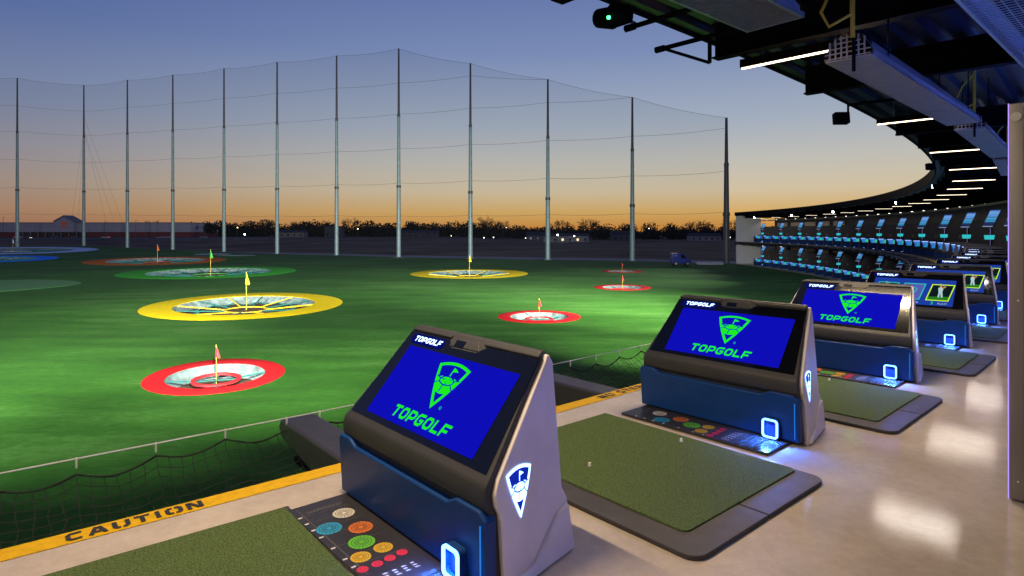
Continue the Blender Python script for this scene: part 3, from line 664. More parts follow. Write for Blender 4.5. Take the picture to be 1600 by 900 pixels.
    for x in (-.60, -.50, -.40, -.29, -.13, .02, .12): polys_to_mb(mb, stroke2d([(x, -.375), (x + .02, -.06)], .002), lambda p: (p[0], p[1], .0230))
    polys_to_mb(mb, stroke2d([(-.72, -.36), (.24, -.36)], .003), lambda p: (p[0], p[1], .0230)); mb.build('guide_lines', GREYPR, gp)
    for x in (-.60, -.50, -.40, -.29, -.13, .02, .12):      # too small to read: a pale dash per distance
        mb = MB(); mb.add([(x, -.398, .0232), (x + .014, -.398, .0232), (x + .014, -.372, .0232), (x, -.372, .0232)], [(0, 1, 2, 3)]); mb.build('distance_dash', WHITEP, gp)
    for i in range(9):
        mb = MB(); polys_to_mb(mb, stroke2d(rrect(-.645 + .0, -.62, -.33 + i * .026, -.31 + i * .026, .006, 2), .003, True), lambda p: (p[0], p[1], .0232)); mb.build('guide_symbol', GREYPR, gp)
    mb = MB(); rnd = random.Random(3)
    for i in range(5):
        for j in range(3):
            x, y = .285 + j * .024 + rnd.random() * .004, -.36 + i * .055
            polys_to_mb(mb, [[(x, y), (x + .012, y + .004), (x + .012, y + .022 + .014 * rnd.random()), (x, y + .02)]], lambda p: (p[0], p[1], .0232))
    mb.build('small_print', WHITEP, gp)
    mb = MB(); mb.box(.42, .71, -.40, -.06, .0225, .026); tr_ = mb.build('ball_tray', mat('tray_plastic', (.05, .055, .07), .22), gp, bevel=.002)
    for x in (.46, .56): mb = MB(); mb.box(x, x + .008, -.39, -.06, .026, .034); mb.build('tray_rib', DARKP, tr_)
    mb = MB(); mb.tube([(.60, -.20, .0262), (.60, -.20, .0275)], .017, 12); mb.build('tray_hole', BLACKP, tr_)

def far_meshes():
    M_ = {}
    mb = MB(); mb.prism(PROF, lambda p: (-hw(*p), p[0], p[1]), lambda p: (hw(*p), p[0], p[1])); M_['body'] = mb.mesh('body', .02, 1)
    mb = MB(); mb.prism([(-.8, .03), (.8, .03), (.8, .42), (-.8, .42)], lambda p: (p[0], .05, p[1]), lambda p: (p[0], -.03, p[1])); M_['panel'] = mb.mesh('front_panel', .01, 1)
    mb = MB(); mb.prism([(SX0, SB0), (SX1, SB0), (SX1, SB1), (SX0, SB1)], lambda p: SL(p[0], p[1], -.004), lambda p: SL(p[0], p[1], .006)); M_['screen'] = mb.mesh('screen')
    mb = MB(); mb.prism([(-.6, .575), (-.15, .575), (-.15, .63), (-.6, .63)], lambda p: SL(p[0], p[1], -.004), lambda p: SL(p[0], p[1], .008)); M_['sign'] = mb.mesh('header_glow')
    mb = MB(); mb.box(.44, .60, -.09, -.02, .04, .21); M_['disp'] = mb.mesh('dispenser_light', .02, 2)
    mb = MB(); sp = [( .16, .60), (.34, .60), (.25, .32)]; mb.prism(sp, lambda p: (hw(*p) - .01, p[0], p[1]), lambda p: (hw(*p) + .008, p[0], p[1])); M_['emb'] = mb.mesh('side_emblem')
    mb = MB(); mb.prism([(-.02 + .15 * math.cos(R_(a)), .3 + .17 * math.sin(R_(a))) for a in range(0, 360, 45)], lambda p: SL(p[0], p[1], .004), lambda p: SL(p[0], p[1], .009)); M_['mark'] = mb.mesh('screen_mark')
    return M_
FARM = far_meshes()
FSCR = mat_far_screen('far_console_display', [(.01, .06, .48), (.02, .24, .50), (.06, .20, .60), (.01, .09, .46), (.03, .38, .40)], 4, 5, .95)
FMARK = glow('far_green_mark', (.03, .55, .22), 1.0); FDISP = mat('far_dispenser_led', (0, 0, 0), .5, emit=(.2, .4, 1.0), es=4.0, sample=False); FSIGN = glow('far_lit_header', (.30, .45, 1.0), 1.6)
LIGHTB = mat('pale_far_housing', (.22, .21, .21), .4)
def far_console(e, pale):
    link('body', FARM['body'], None, e).data.materials or FARM['body'].materials.append(DARKP)
    link('front_panel', FARM['panel'], BLUEP, e); s_ = link('screen', FARM['screen'], FSCR, e); link('screen_mark', FARM['mark'], FMARK, s_)
    link('header_glow', FARM['sign'], FSIGN, e); link('dispenser_light', FARM['disp'], FDISP, e); link('side_emblem', FARM['emb'], FDISP, e)
NUP = 37
CLAB = ['nearest console, large, with a blue display and lit side emblem', 'second console, whole blue display and side emblem visible beyond the tee mat', 'third console, blue display partly behind the second', 'fourth console, showing a golf game with a yellow framed golfer',
  'fifth console, its display partly hidden behind the fourth', 'sixth console, only its lit header and a strip of display visible']
for k in range(NUP):
    s = 1.95 + BAY * k + (.02 if k else 0); s += {0: -.13}.get(k, 0); e = empty('ball_console', F(s, 1.38 + {0: -.05, 1: -.01}.get(k, 0), 0.001), ang(s) + (R_(1) if k == 0 else 0))
    tag(e, CLAB[k] if k < 6 else 'ball console on the upper deck, %s counted back from the white end wall' % ordw(NUP - k), 'console', 'consoles along the upper deck')
    if k < 10: make_console(e, 'logo' if k < 3 else 'game')
    else: far_console(e, k % 3 == 0)
for k in range(20, NUP):
    s = 1.95 + BAY * k; e = empty('ball_console', F(s, 1.38, GZ + .101), ang(s))
    tag(e, 'ball console on the lower deck, %s counted from the end wall' % ordw(NUP - k), 'console', 'consoles along the lower deck'); far_console(e, k % 3 == 0)

# ------------------------------------------------------------------ tee mats
MLAB = ['green tee mat at the bottom left, beside the nearest console', 'green tee mat between the nearest and second consoles', 'green tee mat in front of the third console', 'tee mat in front of the fourth console', 'tee mat in front of the fifth console', 'tee mat in front of the sixth console, by the steel column']
mats_ = None
for k in range(8):
    s = .68 + BAY * k; e = empty('tee_mat', F(s, 1.48, .001), ang(s)); tag(e, MLAB[k] if k < 6 else 'tee mat half hidden in front of the %s console' % ordw(k + 1), 'mat', 'tee mats on the upper deck')
    a, b = .92, .72
    if mats_ is None:
        def noisy(p): return p
        mb = MB(); mb.prism(rrect(-a, a, -b, b, .05), lambda p: (p[0], p[1], .010), lambda p: (p[0], p[1], .042)); t_ = mb.mesh('turf_top', .006, 2)
        o1 = rrect(-a - .03, a + .20, -b - .20, b + .035, .10); pr = [p for p in o1]
        def half(lo_):      # two base pieces with a joint across the inner border
            q = -.12
            if lo_: return [(-a - .03, b + .035), (-a - .03, -b - .20)] + [p for p in rrect(-a - .03, a + .20, -b - .20, b, .10) if p[1] < q and p[0] > 0] + [(a + .20, q - .006), (a - .02, q - .006), (a - .02, -b + .02), (-a + .02, -b + .02), (-a + .02, b + .035)]
            top = [p for p in rrect(-a, a + .20, -b, b + .02, .10) if p[1] > q and p[0] > 0]
            return [(a - .02, q + .006), (a + .20, q + .006)] + top + [(a - .02, b + .02)]
        def keyp(poly): return poly
        lowp = [(-a - .03, b + .03), (-a - .03, -b - .20)]
        for i in range(7): t = R_(-90 + 90 * i / 6); lowp.append((a + .20 - .10 + .10 * math.cos(t), -b - .20 + .10 + .10 * math.sin(t)))
        lowp += [(a + .20, -.126), (a - .03, -.126), (a - .03, -b + .03), (-a + .03, -b + .03), (-a + .03, b + .03)]
        topp = [(a - .03, -.114), (a + .20, -.114)]
        for i in range(7): t = R_(90 * i / 6); topp.append((a + .10 + .10 * math.cos(t), b + .02 - .10 + .10 * math.sin(t)))
        topp += [(a - .03, b + .02)]
        def pm(poly, nm_): q = MB(); q.prism(poly, lambda p: (p[0], p[1], 0), lambda p: (p[0], p[1], .030)); return q.mesh(nm_, .006, 2)
        m1, m2_ = pm(lowp, 'rubber_border'), pm(topp, 'rubber_border')
        mb = MB(); mb.box(-a + .02, a - .02, -b + .02, b - .02, 0, .011); m3 = mb.mesh('base_board')
        mb = MB(); mb.tube([(0, 0, .042), (0, 0, .068)], [.013, .010], 10); m4 = mb.mesh('rubber_tee', smooth=True)
        mats_ = (t_, m1, m2_, m3, m4)
    link('turf_top', mats_[0], MATT, e); link('rubber_border', mats_[1], RUBBER, e); link('rubber_border', mats_[2], RUBBER, e); link('base_board', mats_[3], RUBBER, e)
    if 0 < k < 4: link('rubber_tee', mats_[4], WHT, e, (.02, .58, 0)); link('rubber_tee', mats_[4], WHT, e, (-.12, -.40, 0))

# ------------------------------------------------------------------ net outriggers, safety nets
ap = [(0, -.02), (-1.50, -.02), (-1.56, -.10), (-1.50, -.20), (0, -.42)]
mb = MB(); mb.prism(ap, lambda p: (p[0], -.17, p[1]), lambda p: (p[0], .17, p[1])); am = mb.mesh('padded_cover', .03, 3)
mb = MB(); mb.box(-1.45, -.01, -.05, .05, -.46, -.40); arm2 = mb.mesh('steel_arm')
NARM = 38
for k in range(-1, NARM):
    s = 2.25 + BAY * k
    if s > S1 - .5: break
    e = empty('net_outrigger', F(s, -.005, 0), ang(s)); tag(e, 'grey padded net outrigger beside the nearest console' if k == 0 else ('grey padded net outrigger reaching out beside the second console' if k == 1 else 'padded net outrigger on the upper deck edge, %s counted from the end wall' % ordw(NARM - k)), 'outrigger', 'net outriggers along the upper deck')
    link('padded_cover', am, VINYL, e); link('steel_arm', arm2, STEEL_BLK, e)
def netz(u, v):     # u across 0 deck .. 1 cable, v along the bay
    return -.30 * (1 - u) - .22 * math.sin(math.pi * min(1, u * .92)) - .03 * u - .075 * u * u * abs(math.sin(math.pi * v * 5)) - .02 * math.sin(9 * v + 4 * u)
random.seed(11); mb = MB(); nu, nv = 15, 30
J = {}
for i in range(nu + 1):
    for j in range(nv + 1):
        u, v = i / nu, j / nv
        J[i, j] = (-.03 - 1.33 * u + (random.uniform(-.012, .012) if 0 < i < nu else 0), (v - .5) * (BAY - .36) + (random.uniform(-.014, .014) if 0 < j < nv else 0), netz(u, v) + random.uniform(-.012, .012))
for i in range(nu + 1): mb.tube([J[i, j] for j in range(nv + 1)], .0034, 3, caps=False)
for j in range(nv + 1): mb.tube([J[i, j] for i in range(nu + 1)], .0034, 3, caps=False)
CABM = mat('pale_steel_cable', (.55, .55, .56), .45)
mb2 = MB(); mb2.tube([(-1.36, (q / 60 - .5) * (BAY - .36), netz(1, q / 60) + .004) for q in range(61)], .0075, 6); ropem = mb2.mesh('edge_rope', smooth=True)
netm = mb.mesh('net_mesh'); mb = MB(); mb.tube([(-1.36, -BAY / 2 - .01, .02), (-1.36, BAY / 2 + .01, .02)], .0065, 8); cabm = mb.mesh('support_cable', smooth=True)
mb = MB(); mb.box(-1.369, -1.351, -.007, .007, -.055, .030); clm = mb.mesh('net_clip', .004, 1)
for k in range(-1, NARM - 1):
    s = 2.25 + BAY * (k + .5)
    if s > S1 - 1.6: break
    e = empty('safety_net', F(s, 0, 0), ang(s)); tag(e, 'black safety net beyond the yellow caution stripe at the lower left' if k == -1 else ('black safety net between the nearest and second consoles' if k == 0 else 'black safety net span along the upper deck, %s counted from the end wall' % ordw(NARM - k)), 'net', 'safety net spans along the upper deck')
    link('net_mesh', netm, CORD, e); link('edge_rope', ropem, CORD, e); link('support_cable', cabm, CABM, e)
    if k < 4:
        for q in range(6): link('net_clip', clm, CABM, e, (0, -(BAY - .36) / 2 + q * (BAY - .36) / 5, 0))

# ------------------------------------------------------------------ roof fittings
def lamp_strip(e, L=1.5, m=LEDW, power=0):
    if power:
        A = bpy.data.lights.new('tube_light', 'AREA'); A.shape = 'RECTANGLE'; A.size = L; A.size_y = .034; A.energy = power; A.color = (1.0, .76, .47) if power > 100 else (1.0, .90, .80)
        ao = bpy.data.objects.new('tube_light', A); COL.objects.link(ao); ao.parent = e; ao.location = (L / 2, 0, -.008)
    mb = MB(); mb.box(0, L, -.045, .045, 0.012, .12); mb.build('lamp_housing', STEEL_BLK, e)
    nseg = 1
    for q in range(nseg): mb = MB(); mb.box(.01 + q * L / nseg, (q + 1) * L / nseg - .01, -.017, .017, -.004, .0115); mb.build('diffuser', m, e)
    for x in (.3, L - .3): mb = MB(); mb.tube([(x, 0, .12), (x, 0, ZR - 4.0)], .006, 5); mb.build('hanger_rod', GALV, e)
for k in range(-3, 18):
    s = 7.68 + 2 * BAY * k; e = empty('strip_light', F(s, .28, 4.0), ang(s)); lamp_strip(e, m=LEDF if k > 5 else LEDW, power=0 if k > 6 else (32 if k > 0 else 215))
    tag(e, {0: 'nearest lit strip light under the roof, left of the heater', 1: 'second lit strip light under the roof, past the floodlight bracket'}.get(k, 'lit strip light under the canopy, %s counted from the far end' % ordw(18 - k)), 'ceiling light', 'strip lights under the canopy')
mb = MB(); hp = [(0, 0), (.46, 0), (.46, .06), (.36, .22), (.28, .26), (.18, .26), (.10, .22), (0, .06)]
def heater(s0, L, r0, z, lab, guard, st=.045):
    e = empty('patio_heater', F(s0 + L / 2, r0, z), ang(s0 + L / 2)); tag(e, lab, 'heater', 'gas heaters hung under the canopy')
    q = MB(); shell = [(0, .0), (0, .06), (.10, .22), (.18, .26), (.28, .26), (.36, .22), (.46, .06), (.46, .0)]; n = len(shell)
    q.add([(x, -L / 2 + .02, h) for x, h in shell] + [(x, L / 2, h) for x, h in shell], [(i, i + 1, n + i + 1, n + i) for i in range(n - 1)] + [tuple(range(n, 2 * n))]); q.build('shell', HEATM, e)
    # near end cap cut as a grille
    cap = MB()
    for i in range(7): x = .06 + i * .055; hh = .25 - 2.2 * (x - .23) ** 2; cap.box(x - .007, x + .007, -L / 2 - .004, -L / 2 + .01, .002, hh)
    for h in (.01, .06, .11, .16, .21): hx = .22 - max(0, h - .06) * .9; cap.box(.23 - hx, .23 + hx, -L / 2 - .008, -L / 2 - .004, h - .006, h + .006)
    cap.build('end_grille', HEATM, e); q = MB(); q.box(.03, .43, -L / 2 + .08, -L / 2 + .09, .01, .2); q.build('end_back', STEEL_BLK, e)
    if not guard:
        nP = 4; ed = [-L / 2 + .02, -L / 2 + .55, -L / 2 + 2.2, -L / 2 + 3.9, L / 2]
        for i in range(nP): q = MB(); q.box(.008, .452, ed[i] + .006, ed[i + 1] - .006, -.012, -.002 if i else .004); q.build('bottom_panel', HEATM, e)
    else:
        q = MB()
        y = -L / 2 + .03
        while y < L / 2: q.box(.0, .46, y - .0035, y + .0035, -.03, -.023); y += st
        x = .0
        while x < .462: q.box(x - .0035, x + .0035, -L / 2 + .03, L / 2, -.0225, -.0155); x += st
        q.build('wire_guard', GALV, e); struct(e.children[-1], 'stuff')
        q = MB(); q.box(.06, .40, -L / 2 + .05, L / 2 - .05, .16, .17); q.build('reflector', STEEL_BLK if st > .05 else HEATM, e)
        for x in (-.012, .472): q = MB(); q.box(x - .012, x + .012, -L / 2, L / 2 + .012, -.03, .012); q.build('guard_rail', GALV, e)
        q = MB(); q.box(-.024, .484, L / 2 + .0125, L / 2 + .035, -.03, .012); q.build('guard_end', GALV, e)
    for x, y in ((.04, -L / 2 + .7), (.42, -L / 2 + .7), (.04, L / 2 - .7), (.42, L / 2 - .7)): q = MB(); q.tube([(x, y, .05), (x, y, ZR - z)], .009, 6); q.build('hanger_rod', STEEL_BLK, e)
    if not guard:
        YH_ = mat('yellow_gas_hose', (.55, .33, .02), .45)
        q = MB(); q.tube([(.30, -L / 2 - .10, .55), (.30, -L / 2 - .12, .40), (.12, -L / 2 - .2, .30), (.05, -L / 2 - .22, .46), (.14, -L / 2 - .15, .72), (.30, -L / 2 - .1, .92)], .016, 7); q.build('gas_hose', YH_, e, smooth=True)
        q = MB(); q.tube([(.30, -L / 2 - .06, .18), (.30, -L / 2 - .06, .98)], .022, 7); q.build('gas_pipe', YH_, e, smooth=True)
        q = MB(); q.tube([(.30, -L / 2 - .03, -.16), (.30, -L / 2 - .03, .22)], .018, 7); q.build('drop_tube', STEEL_BLK, e, smooth=True)
heater(.3, 4.75, 1.70, 3.60, 'overhead heater with pale wire guard at the top edge of the view', True)
heater(6.6, 5.6, 1.70, 3.60, 'long overhead heater with grille end, nearest whole one under the roof', False)
heater(12.76, 5.6, 1.70, 3.60, 'second long overhead heater, behind the first beside the steel column', False)
heater(18.9, 5.6, 1.70, 3.60, 'third overhead heater, mostly hidden by the steel column', False)
heater(3.4, 5.3, 3.15, 3.60, 'overhead heater with blue lit wire guard in the top right corner', True, .07)
# pipe brackets and field floodlights at the eave
FLDL = mat('flood_led', (.9, .95, 1), .3, emit=(.82, .95, 1.0), es=60.0, sample=False)
def flood(s, lab, aim, power, size=58, lit=True):
    e = empty('floodlight', F(s, -.12, 4.18), ang(s)); tag(e, lab, 'floodlight', 'field floodlights at the eave')
    q = MB(); q.tube([(.9, 0, .22), (.0, 0, .22)], .03, 8); q.build('bracket_pipe', STEEL_BLK, e, smooth=True)
    q = MB(); q.tube([(-.02, 0, .25), (-.02, 0, .0)], .022, 8); q.build('stem', STEEL_BLK, e, smooth=True)
    d = (Vector(aim) - F(s, -.30, 4.15)); dl = Matrix.Rotation(-ang(s), 3, 'Z') @ d; rot = dl.to_track_quat('-Y', 'Z').to_euler()
    q = MB(); q.box(-.15, .15, -.06, .10, -.12, .12); hd = q.build('lamp_head', STEEL_BLK, e, bevel=.02); hd.location = (-.16, 0, -.04); hd.rotation_euler = rot
    q = MB(); q.box(-.12, .12, -.070, -.062, -.09, .09); ln = q.build('lens', FLDL, hd)
    if power:
        L = bpy.data.lights.new('field_light', 'SPOT'); L.energy = power; L.color = (.97, 1.0, .93); L.spot_size = R_(size); L.spot_blend = .9; L.shadow_soft_size = .12
        lo_ = bpy.data.objects.new('field_light', L); COL.objects.link(lo_); lo_.parent = e
        lo_.location = (-.16 - .0, 0, -.04) ; lo_.rotation_euler = dl.to_track_quat('-Z', 'Y').to_euler()
        off = Vector(dl).normalized() * .12; lo_.location = Vector(lo_.location) + off
FL = [(-34, (-40, 55, GZ), 130000), (-22, (-16, 25, GZ), 95000, 34), (-10, (-85, 125, GZ), 300000), (-2, (-26, 55, GZ), 26000), (2.2, (-30, 85, GZ), 115000), (13.4, (10, 72, GZ), 95000), (26, (-10, 100, GZ), 150000), (38, (-60, 125, GZ), 150000), (58.3, (-22, 62, GZ), 41216), (82.3, (-34, 60, GZ), 25760), (97.4, (-40, 55, GZ), 20608), (111.2, (-42, 55, GZ), 12880)]
FLAB = ['floodlight far behind the left edge', 'floodlight behind the left edge', 'floodlight past the left edge of the deck', 'floodlight above the lower left bay', 'floodlight at the eave just above the top edge of the view', 'dark floodlight on a bracket hanging below the roof edge', 'floodlight at the eave between the near roof beams', 'floodlight at the eave where the roof edge turns',
 'brightest floodlight on the curved far eave, rightmost of four', 'floodlight on the far eave, second from the right of four', 'floodlight on the far eave, second from the left of four', 'leftmost floodlight on the far eave by the end wall']
for (s, aim, pw, *sz_), lab in zip(FL, FLAB): flood(s, lab, aim, pw, *sz_)
# two bare pipe brackets near the top
for s, r0, tri, lab in ((6.75, -.42, True, 'black pipe bracket with triangular brace below the roof edge'), (5.75, -.16, False, 'plain black pipe arm above the braced bracket')):
    e = empty('pipe_bracket', F(s, 0, 4.2), ang(s)); tag(e, lab, 'bracket')
    q = MB(); q.tube([(1.0, 0, .03), (r0, 0, .03)], .032, 8); q.build('arm', STEEL_BLK, e, smooth=True)
    q = MB(); q.tube([(r0 - .03, 0, .03), (r0 + .10, 0, .03)], .045, 8); q.build('end_cap', STEEL_BLK, e, smooth=True)
    if tri:
        q = MB(); q.tube([(.34, 0, .03), (.34, 0, -.30)], .026, 8); q.build('drop_pipe', STEEL_BLK, e, smooth=True)
        q = MB(); q.tube([(.34, 0, -.30), (r0 + .12, 0, .01)], .02, 8); q.build('brace', STEEL_BLK, e, smooth=True)
GLED = mat('green_led', (0, 0, 0), .5, emit=(.05, 1, .25), es=8.0, sample=False)
e = empty('sensor_camera', F(5.45, -.06, 4.28), ang(5.45)); tag(e, 'round black tracking camera with a green light at the top edge', 'camera')
q = MB(); q.tube([(-.30, 0, .05), (-.08, 0, .0)], [.11, .13], 14); q.build('camera_body', STEEL_BLK, e, smooth=True)
q = MB(); q.tube([(-.10, .0, .02), (.12, .05, .0)], [.14, .10], 14); q.build('camera_hood', STEEL_BLK, e, smooth=True)
q = MB(); q.box(-.04, -.01, -.16, -.135, -.06, -.03); q.build('status_light', GLED, e)
q = MB(); q.tube([(.05, .05, -.02), (.0, .32, -.02)], .02, 8); q.build('mount_rod', GALV, e, smooth=True)
DLM = mat('downlight_led', (1, .8, .5), .5, emit=(1.0, .88, .76), es=7.0, sample=False)
def can_light(e):
    A = bpy.data.lights.new('can_light', 'AREA'); A.shape = 'DISK'; A.size = .18; A.energy = 9.0; A.color = (.95, .88, .92)
    ao = bpy.data.objects.new('can_light', A); COL.objects.link(ao); ao.parent = e; ao.location = (0, 0, -.03)
nd = 41
for k in range(nd):  # near end of the row lies out of view, added to brighten the deck
    s = -6.2 + 3.08 * k; e = empty('downlight', F(s, 4.9, 3.85), ang(s)); tag(e, 'small warm downlight in the row over the bays, unseen near end added, %s counted from the end wall' % ordw(nd - k), 'downlight', 'warm downlights above the bays')
    q = MB(); q.tube([(0, 0, .0), (0, 0, .22)], .11, 12); q.build('can', STEEL_BLK, e, smooth=True); q = MB(); q.tube([(0, 0, -.02), (0, 0, -.001)], .09, 12); q.build('lens', DLM, e, smooth=True); can_light(e)
for k in range(9):
    s = 66 + 6.16 * k; e = empty('downlight', F(s, 3.2, -.72), ang(s)); tag(e, 'warm downlight under the upper deck slab, %s from the end wall' % ordw(9 - k), 'downlight', 'warm downlights of the lower deck')
    q = MB(); q.tube([(0, 0, .0), (0, 0, .22)], .11, 12); q.build('can', STEEL_BLK, e, smooth=True); q = MB(); q.tube([(0, 0, -.02), (0, 0, -.001)], .09, 12); q.build('lens', DLM, e, smooth=True); can_light(e)

# ------------------------------------------------------------------ bay dividers with tall screens
STAIN = mat('brushed_stainless', (.26, .25, .26), .34, metal=1.0, noise=.08, nscale=4, stretch=(60, 60, .6))
DIVM = mat('dark_divider_panel', (.085, .08, .085), .35, noise=.1, nscale=3)
def mat_bands(name, bands):
    m = bpy.data.materials.new(name); m.use_nodes = True; t = m.node_tree; p = t.nodes['Principled BSDF']; L = t.links.new; nn = t.nodes.new
    tc = nn('ShaderNodeTexCoord'); sp = nn('ShaderNodeSeparateXYZ'); L(tc.outputs['Generated'], sp.inputs[0]); r = nn('ShaderNodeValToRGB'); r.color_ramp.interpolation = 'CONSTANT'; e = r.color_ramp.elements
    while len(e) < len(bands): e.new(.5)
    for i, (q, c) in enumerate(bands): e[i].position = q; e[i].color = (*c, 1)
    L(sp.outputs['Z'], r.inputs[0]); p.inputs['Base Color'].default_value = (0, 0, 0, 1); L(r.outputs[0], p.inputs['Emission Color']); p.inputs['Emission Strength'].default_value = .9; m.cycles.emission_sampling = 'NONE'; return m
TSCR = mat_bands('tall_display', [(0, (.25, .35, .55)), (.05, (.01, .02, .07)), (.22, (.02, .06, .2)), (.30, (.02, .35, .45)), (.36, (.04, .22, .60)), (.48, (.10, .45, .55)), (.54, (.03, .10, .30)), (.60, (.10, .30, .72)), (.78, (.16, .36, .74)), (.93, (.05, .15, .5))])
TABM = glow('teal_tablet_display', (.03, .52, .56), 1.0)
BLUEL = mat('added_blue_led', (0, 0, 0), .5, emit=(.05, .16, 1.0), es=270.0)  # unseen blue strips added on near dividers to tint roof and heaters
PINK = mat('painted_edge_reflection', (0, 0, 0), .5, emit=(.45, .30, 1.0), es=1.3, sample=False)  # violet reflection along the steel edge, painted in as emission
mb = MB(); mb.box(.085, 3.4, -.06, .06, .02, 2.64); dpm = mb.mesh('divider_panel', .006, 1)
mb = MB(); mb.box(0, .083, -.075, .075, .012, 2.655); dtm = mb.mesh('steel_edge', .008, 2)
mb = MB(); mb.box(-.003, .0, -.078, -.066, .012, 2.655); dlm = mb.mesh('edge_glow')
sh = .40
def skew(p, d): return (p[0] + sh * (p[1] - .5), d, p[1])
mb = MB(); mb.prism([(-.28, -.56), (.28, -.56), (.28, .56), (-.28, .56)], lambda p: (p[0] + sh * p[1], -.10, p[1]), lambda p: (p[0] + sh * p[1], -.02, p[1])); tsm = mb.mesh('display_case', .01, 1)
mb = MB(); mb.add([(x + sh * z, -.103, z) for x, z in ((-.255, -.53), (.255, -.53), (.255, .53), (-.255, .53))], [(0, 1, 2, 3)]); tdm = mb.mesh('display')
mb = MB(); mb.prism([(-.27, -.16), (.25, -.16), (.30, .16), (-.30, .16)], lambda p: (p[0], -.05, p[1]), lambda p: (p[0], .0, p[1])); tbm = mb.mesh('tablet_case', .01, 1)
mb = MB(); mb.add([(x, -.052, z) for x, z in ((-.25, -.14), (.23, -.14), (.28, .14), (-.28, .14))], [(0, 1, 2, 3)]); tbd = mb.mesh('tablet_display')
mb = MB(); mb.tube([(0, 0, 0), (0, 0, .75)], .025, 8); tpm = mb.mesh('post', smooth=True)
mb = MB(); polys_to_mb(mb, scalep(stroke2d(shield_outline(), .16, True), .22), lambda p: (p[0], -.064, p[1])); plm = mb.mesh('wall_emblem')
EMBM = mat('beige_emblem', (.45, .36, .26), .6)
mb = MB(); mb.box(.3, 2.6, -.03, .03, 2.66, 2.69); blm = mb.mesh('added_blue_strip')
def divider(s, z, lab, nearest=False, blue_fill=False):
    e = empty('bay_divider', F(s, 3.525, z), ang(s)); tag(e, lab, 'divider', 'dividers between the bays')
    link('divider_panel', dpm, DIVM, e); link('steel_edge', dtm, STAIN, e); link('edge_glow', dlm, PINK, e)
    link('wall_emblem', plm, EMBM, e, (1.1, 0, 1.35))
    if blue_fill: link('added_blue_strip', blm, BLUEL, e)
    if nearest:
        q = MB(); q.tube([(.04, -.076, 2.56), (.04, -.088, 2.56)], .03, 12); q.build('bolt_cap', GALV, e, smooth=True)
        for zz in (.14, 1.34): q = MB(); q.tube([(.05, -.076, zz), (.05, -.080, zz)], .006, 8); q.build('rivet', WHT, e)
    return e
def totem(s, z, lab):
    e = empty('bay_screen', F(s - .35, 3.55, z), ang(s) ); tag(e, lab, 'screen', 'tall slanted screens in the bays')
    c = link('display_case', tsm, DIVM, e, (0, 0, 2.62)); link('display', tdm, TSCR, c)
    t_ = link('tablet_case', tbm, DIVM, e, (-.1, -.02, 1.42)); link('tablet_display', tbd, TABM, t_); link('post', tpm, STEEL_BLK, e, (.02, -.02, 1.42)); 
    q = MB(); q.tube([(.02, .02, 0), (.02, .02, 1.42)], .04, 8); q.build('stand', STEEL_BLK, e, smooth=True)
k = 0
for k in range(0, 19):
    s = 5.15 + 2 * BAY * k
    if s > S1 - .5: break
    divider(s, .001, 'tall stainless steel edged divider at the right edge of the view' if k == 0 else 'bay divider of the upper deck, %s counted from the end wall' % ordw(20 - k), k == 0, k < 5)
    if k > 4: totem(s + .2, .001, 'tall blue screen with teal tablet on the upper deck, %s from the end wall' % ordw(20 - k))
for k in range(11, 19):
    s = 5.15 + 2 * BAY * k
    divider(s, GZ + .101, 'bay divider of the lower deck, %s counted from the end wall' % ordw(20 - k)); totem(s + .2, GZ + .101, 'tall blue screen with teal tablet on the lower deck, %s from the end wall' % ordw(20 - k))
REDF = mat('red_fabric', (.55, .03, .02), .8)
e = empty('lounge_chair', F(83, 4.0, GZ + .101), ang(83) + 2.5); tag(e, 'red lounge chair on the lower deck among the bays', 'chair')
for nm_, bxs in (('seat', (-.35, .35, -.35, .35, .28, .45)), ('backrest', (-.35, .35, .28, .42, .40, 1.0)), ('arm', (-.42, -.35, -.3, .4, .2, .62)), ('arm', (.35, .42, -.3, .4, .2, .62))): q = MB(); q.box(*bxs); q.build(nm_, REDF, e, bevel=.03)
for x in (-.33, .33):
    for y in (-.3, .34): q = MB(); q.tube([(x, y, 0), (x, y, .3)], .025, 6); q.build('leg', STEEL_BLK, e)

# ------------------------------------------------------------------ range cart, ball gang
def wheel(e, x, y, z, r, w_):
    q = MB(); q.tube([(x, y - w_ / 2, z), (x, y + w_ / 2, z)], r, 16); t_ = q.build('wheel', mat('tyre_rubber', (.015, .015, .015), .8), e, smooth=True)
    q = MB(); q.tube([(x, y - w_ / 2 - .01, z), (x, y + w_ / 2 + .01, z)], r * .55, 10); q.build('rim', GALV, t_, smooth=True)
p = PIX(1063, 414.5, GZ); e = empty('range_cart', p, R_(0)); tag(e, 'boxy dark blue range cart with sloping windscreen by the far net poles', 'cart')
NAVY = mat('navy_cart_paint', (.008, .025, .20), .35, coat=.3); GLS = mat('cart_window_glass', (.01, .012, .02), .06)
body = [(-1.6, .35), (1.55, .35), (1.7, .7), (1.62, .95), (1.0, 1.25), (.55, 1.95), (-.5, 2.1), (-1.6, 2.08)]
q = MB(); q.prism(body, lambda a: (a[0], -.8, a[1]), lambda a: (a[0], .8, a[1])); q.build('body', NAVY, e, bevel=.05)
q = MB(); q.prism([(-.1, 1.25), (.78, 1.25), (.42, 1.82), (-.1, 1.88)], lambda a: (a[0], -.815, a[1]), lambda a: (a[0], -.79, a[1])); q.build('side_window', GLS, e)
q = MB(); q.add([(1.01, -.7, 1.27), (1.01, .7, 1.27), (.58, .7, 1.93), (.58, -.7, 1.93)], [(0, 1, 2, 3)]); ws = q.build('windscreen', GLS, e); ws.location = (.02, 0, .012)
for y in (-.55, .55): q = MB(); q.tube([(1.66, y, .75), (1.72, y, .75)], .08, 10); q.build('headlight', WHT, e, smooth=True)
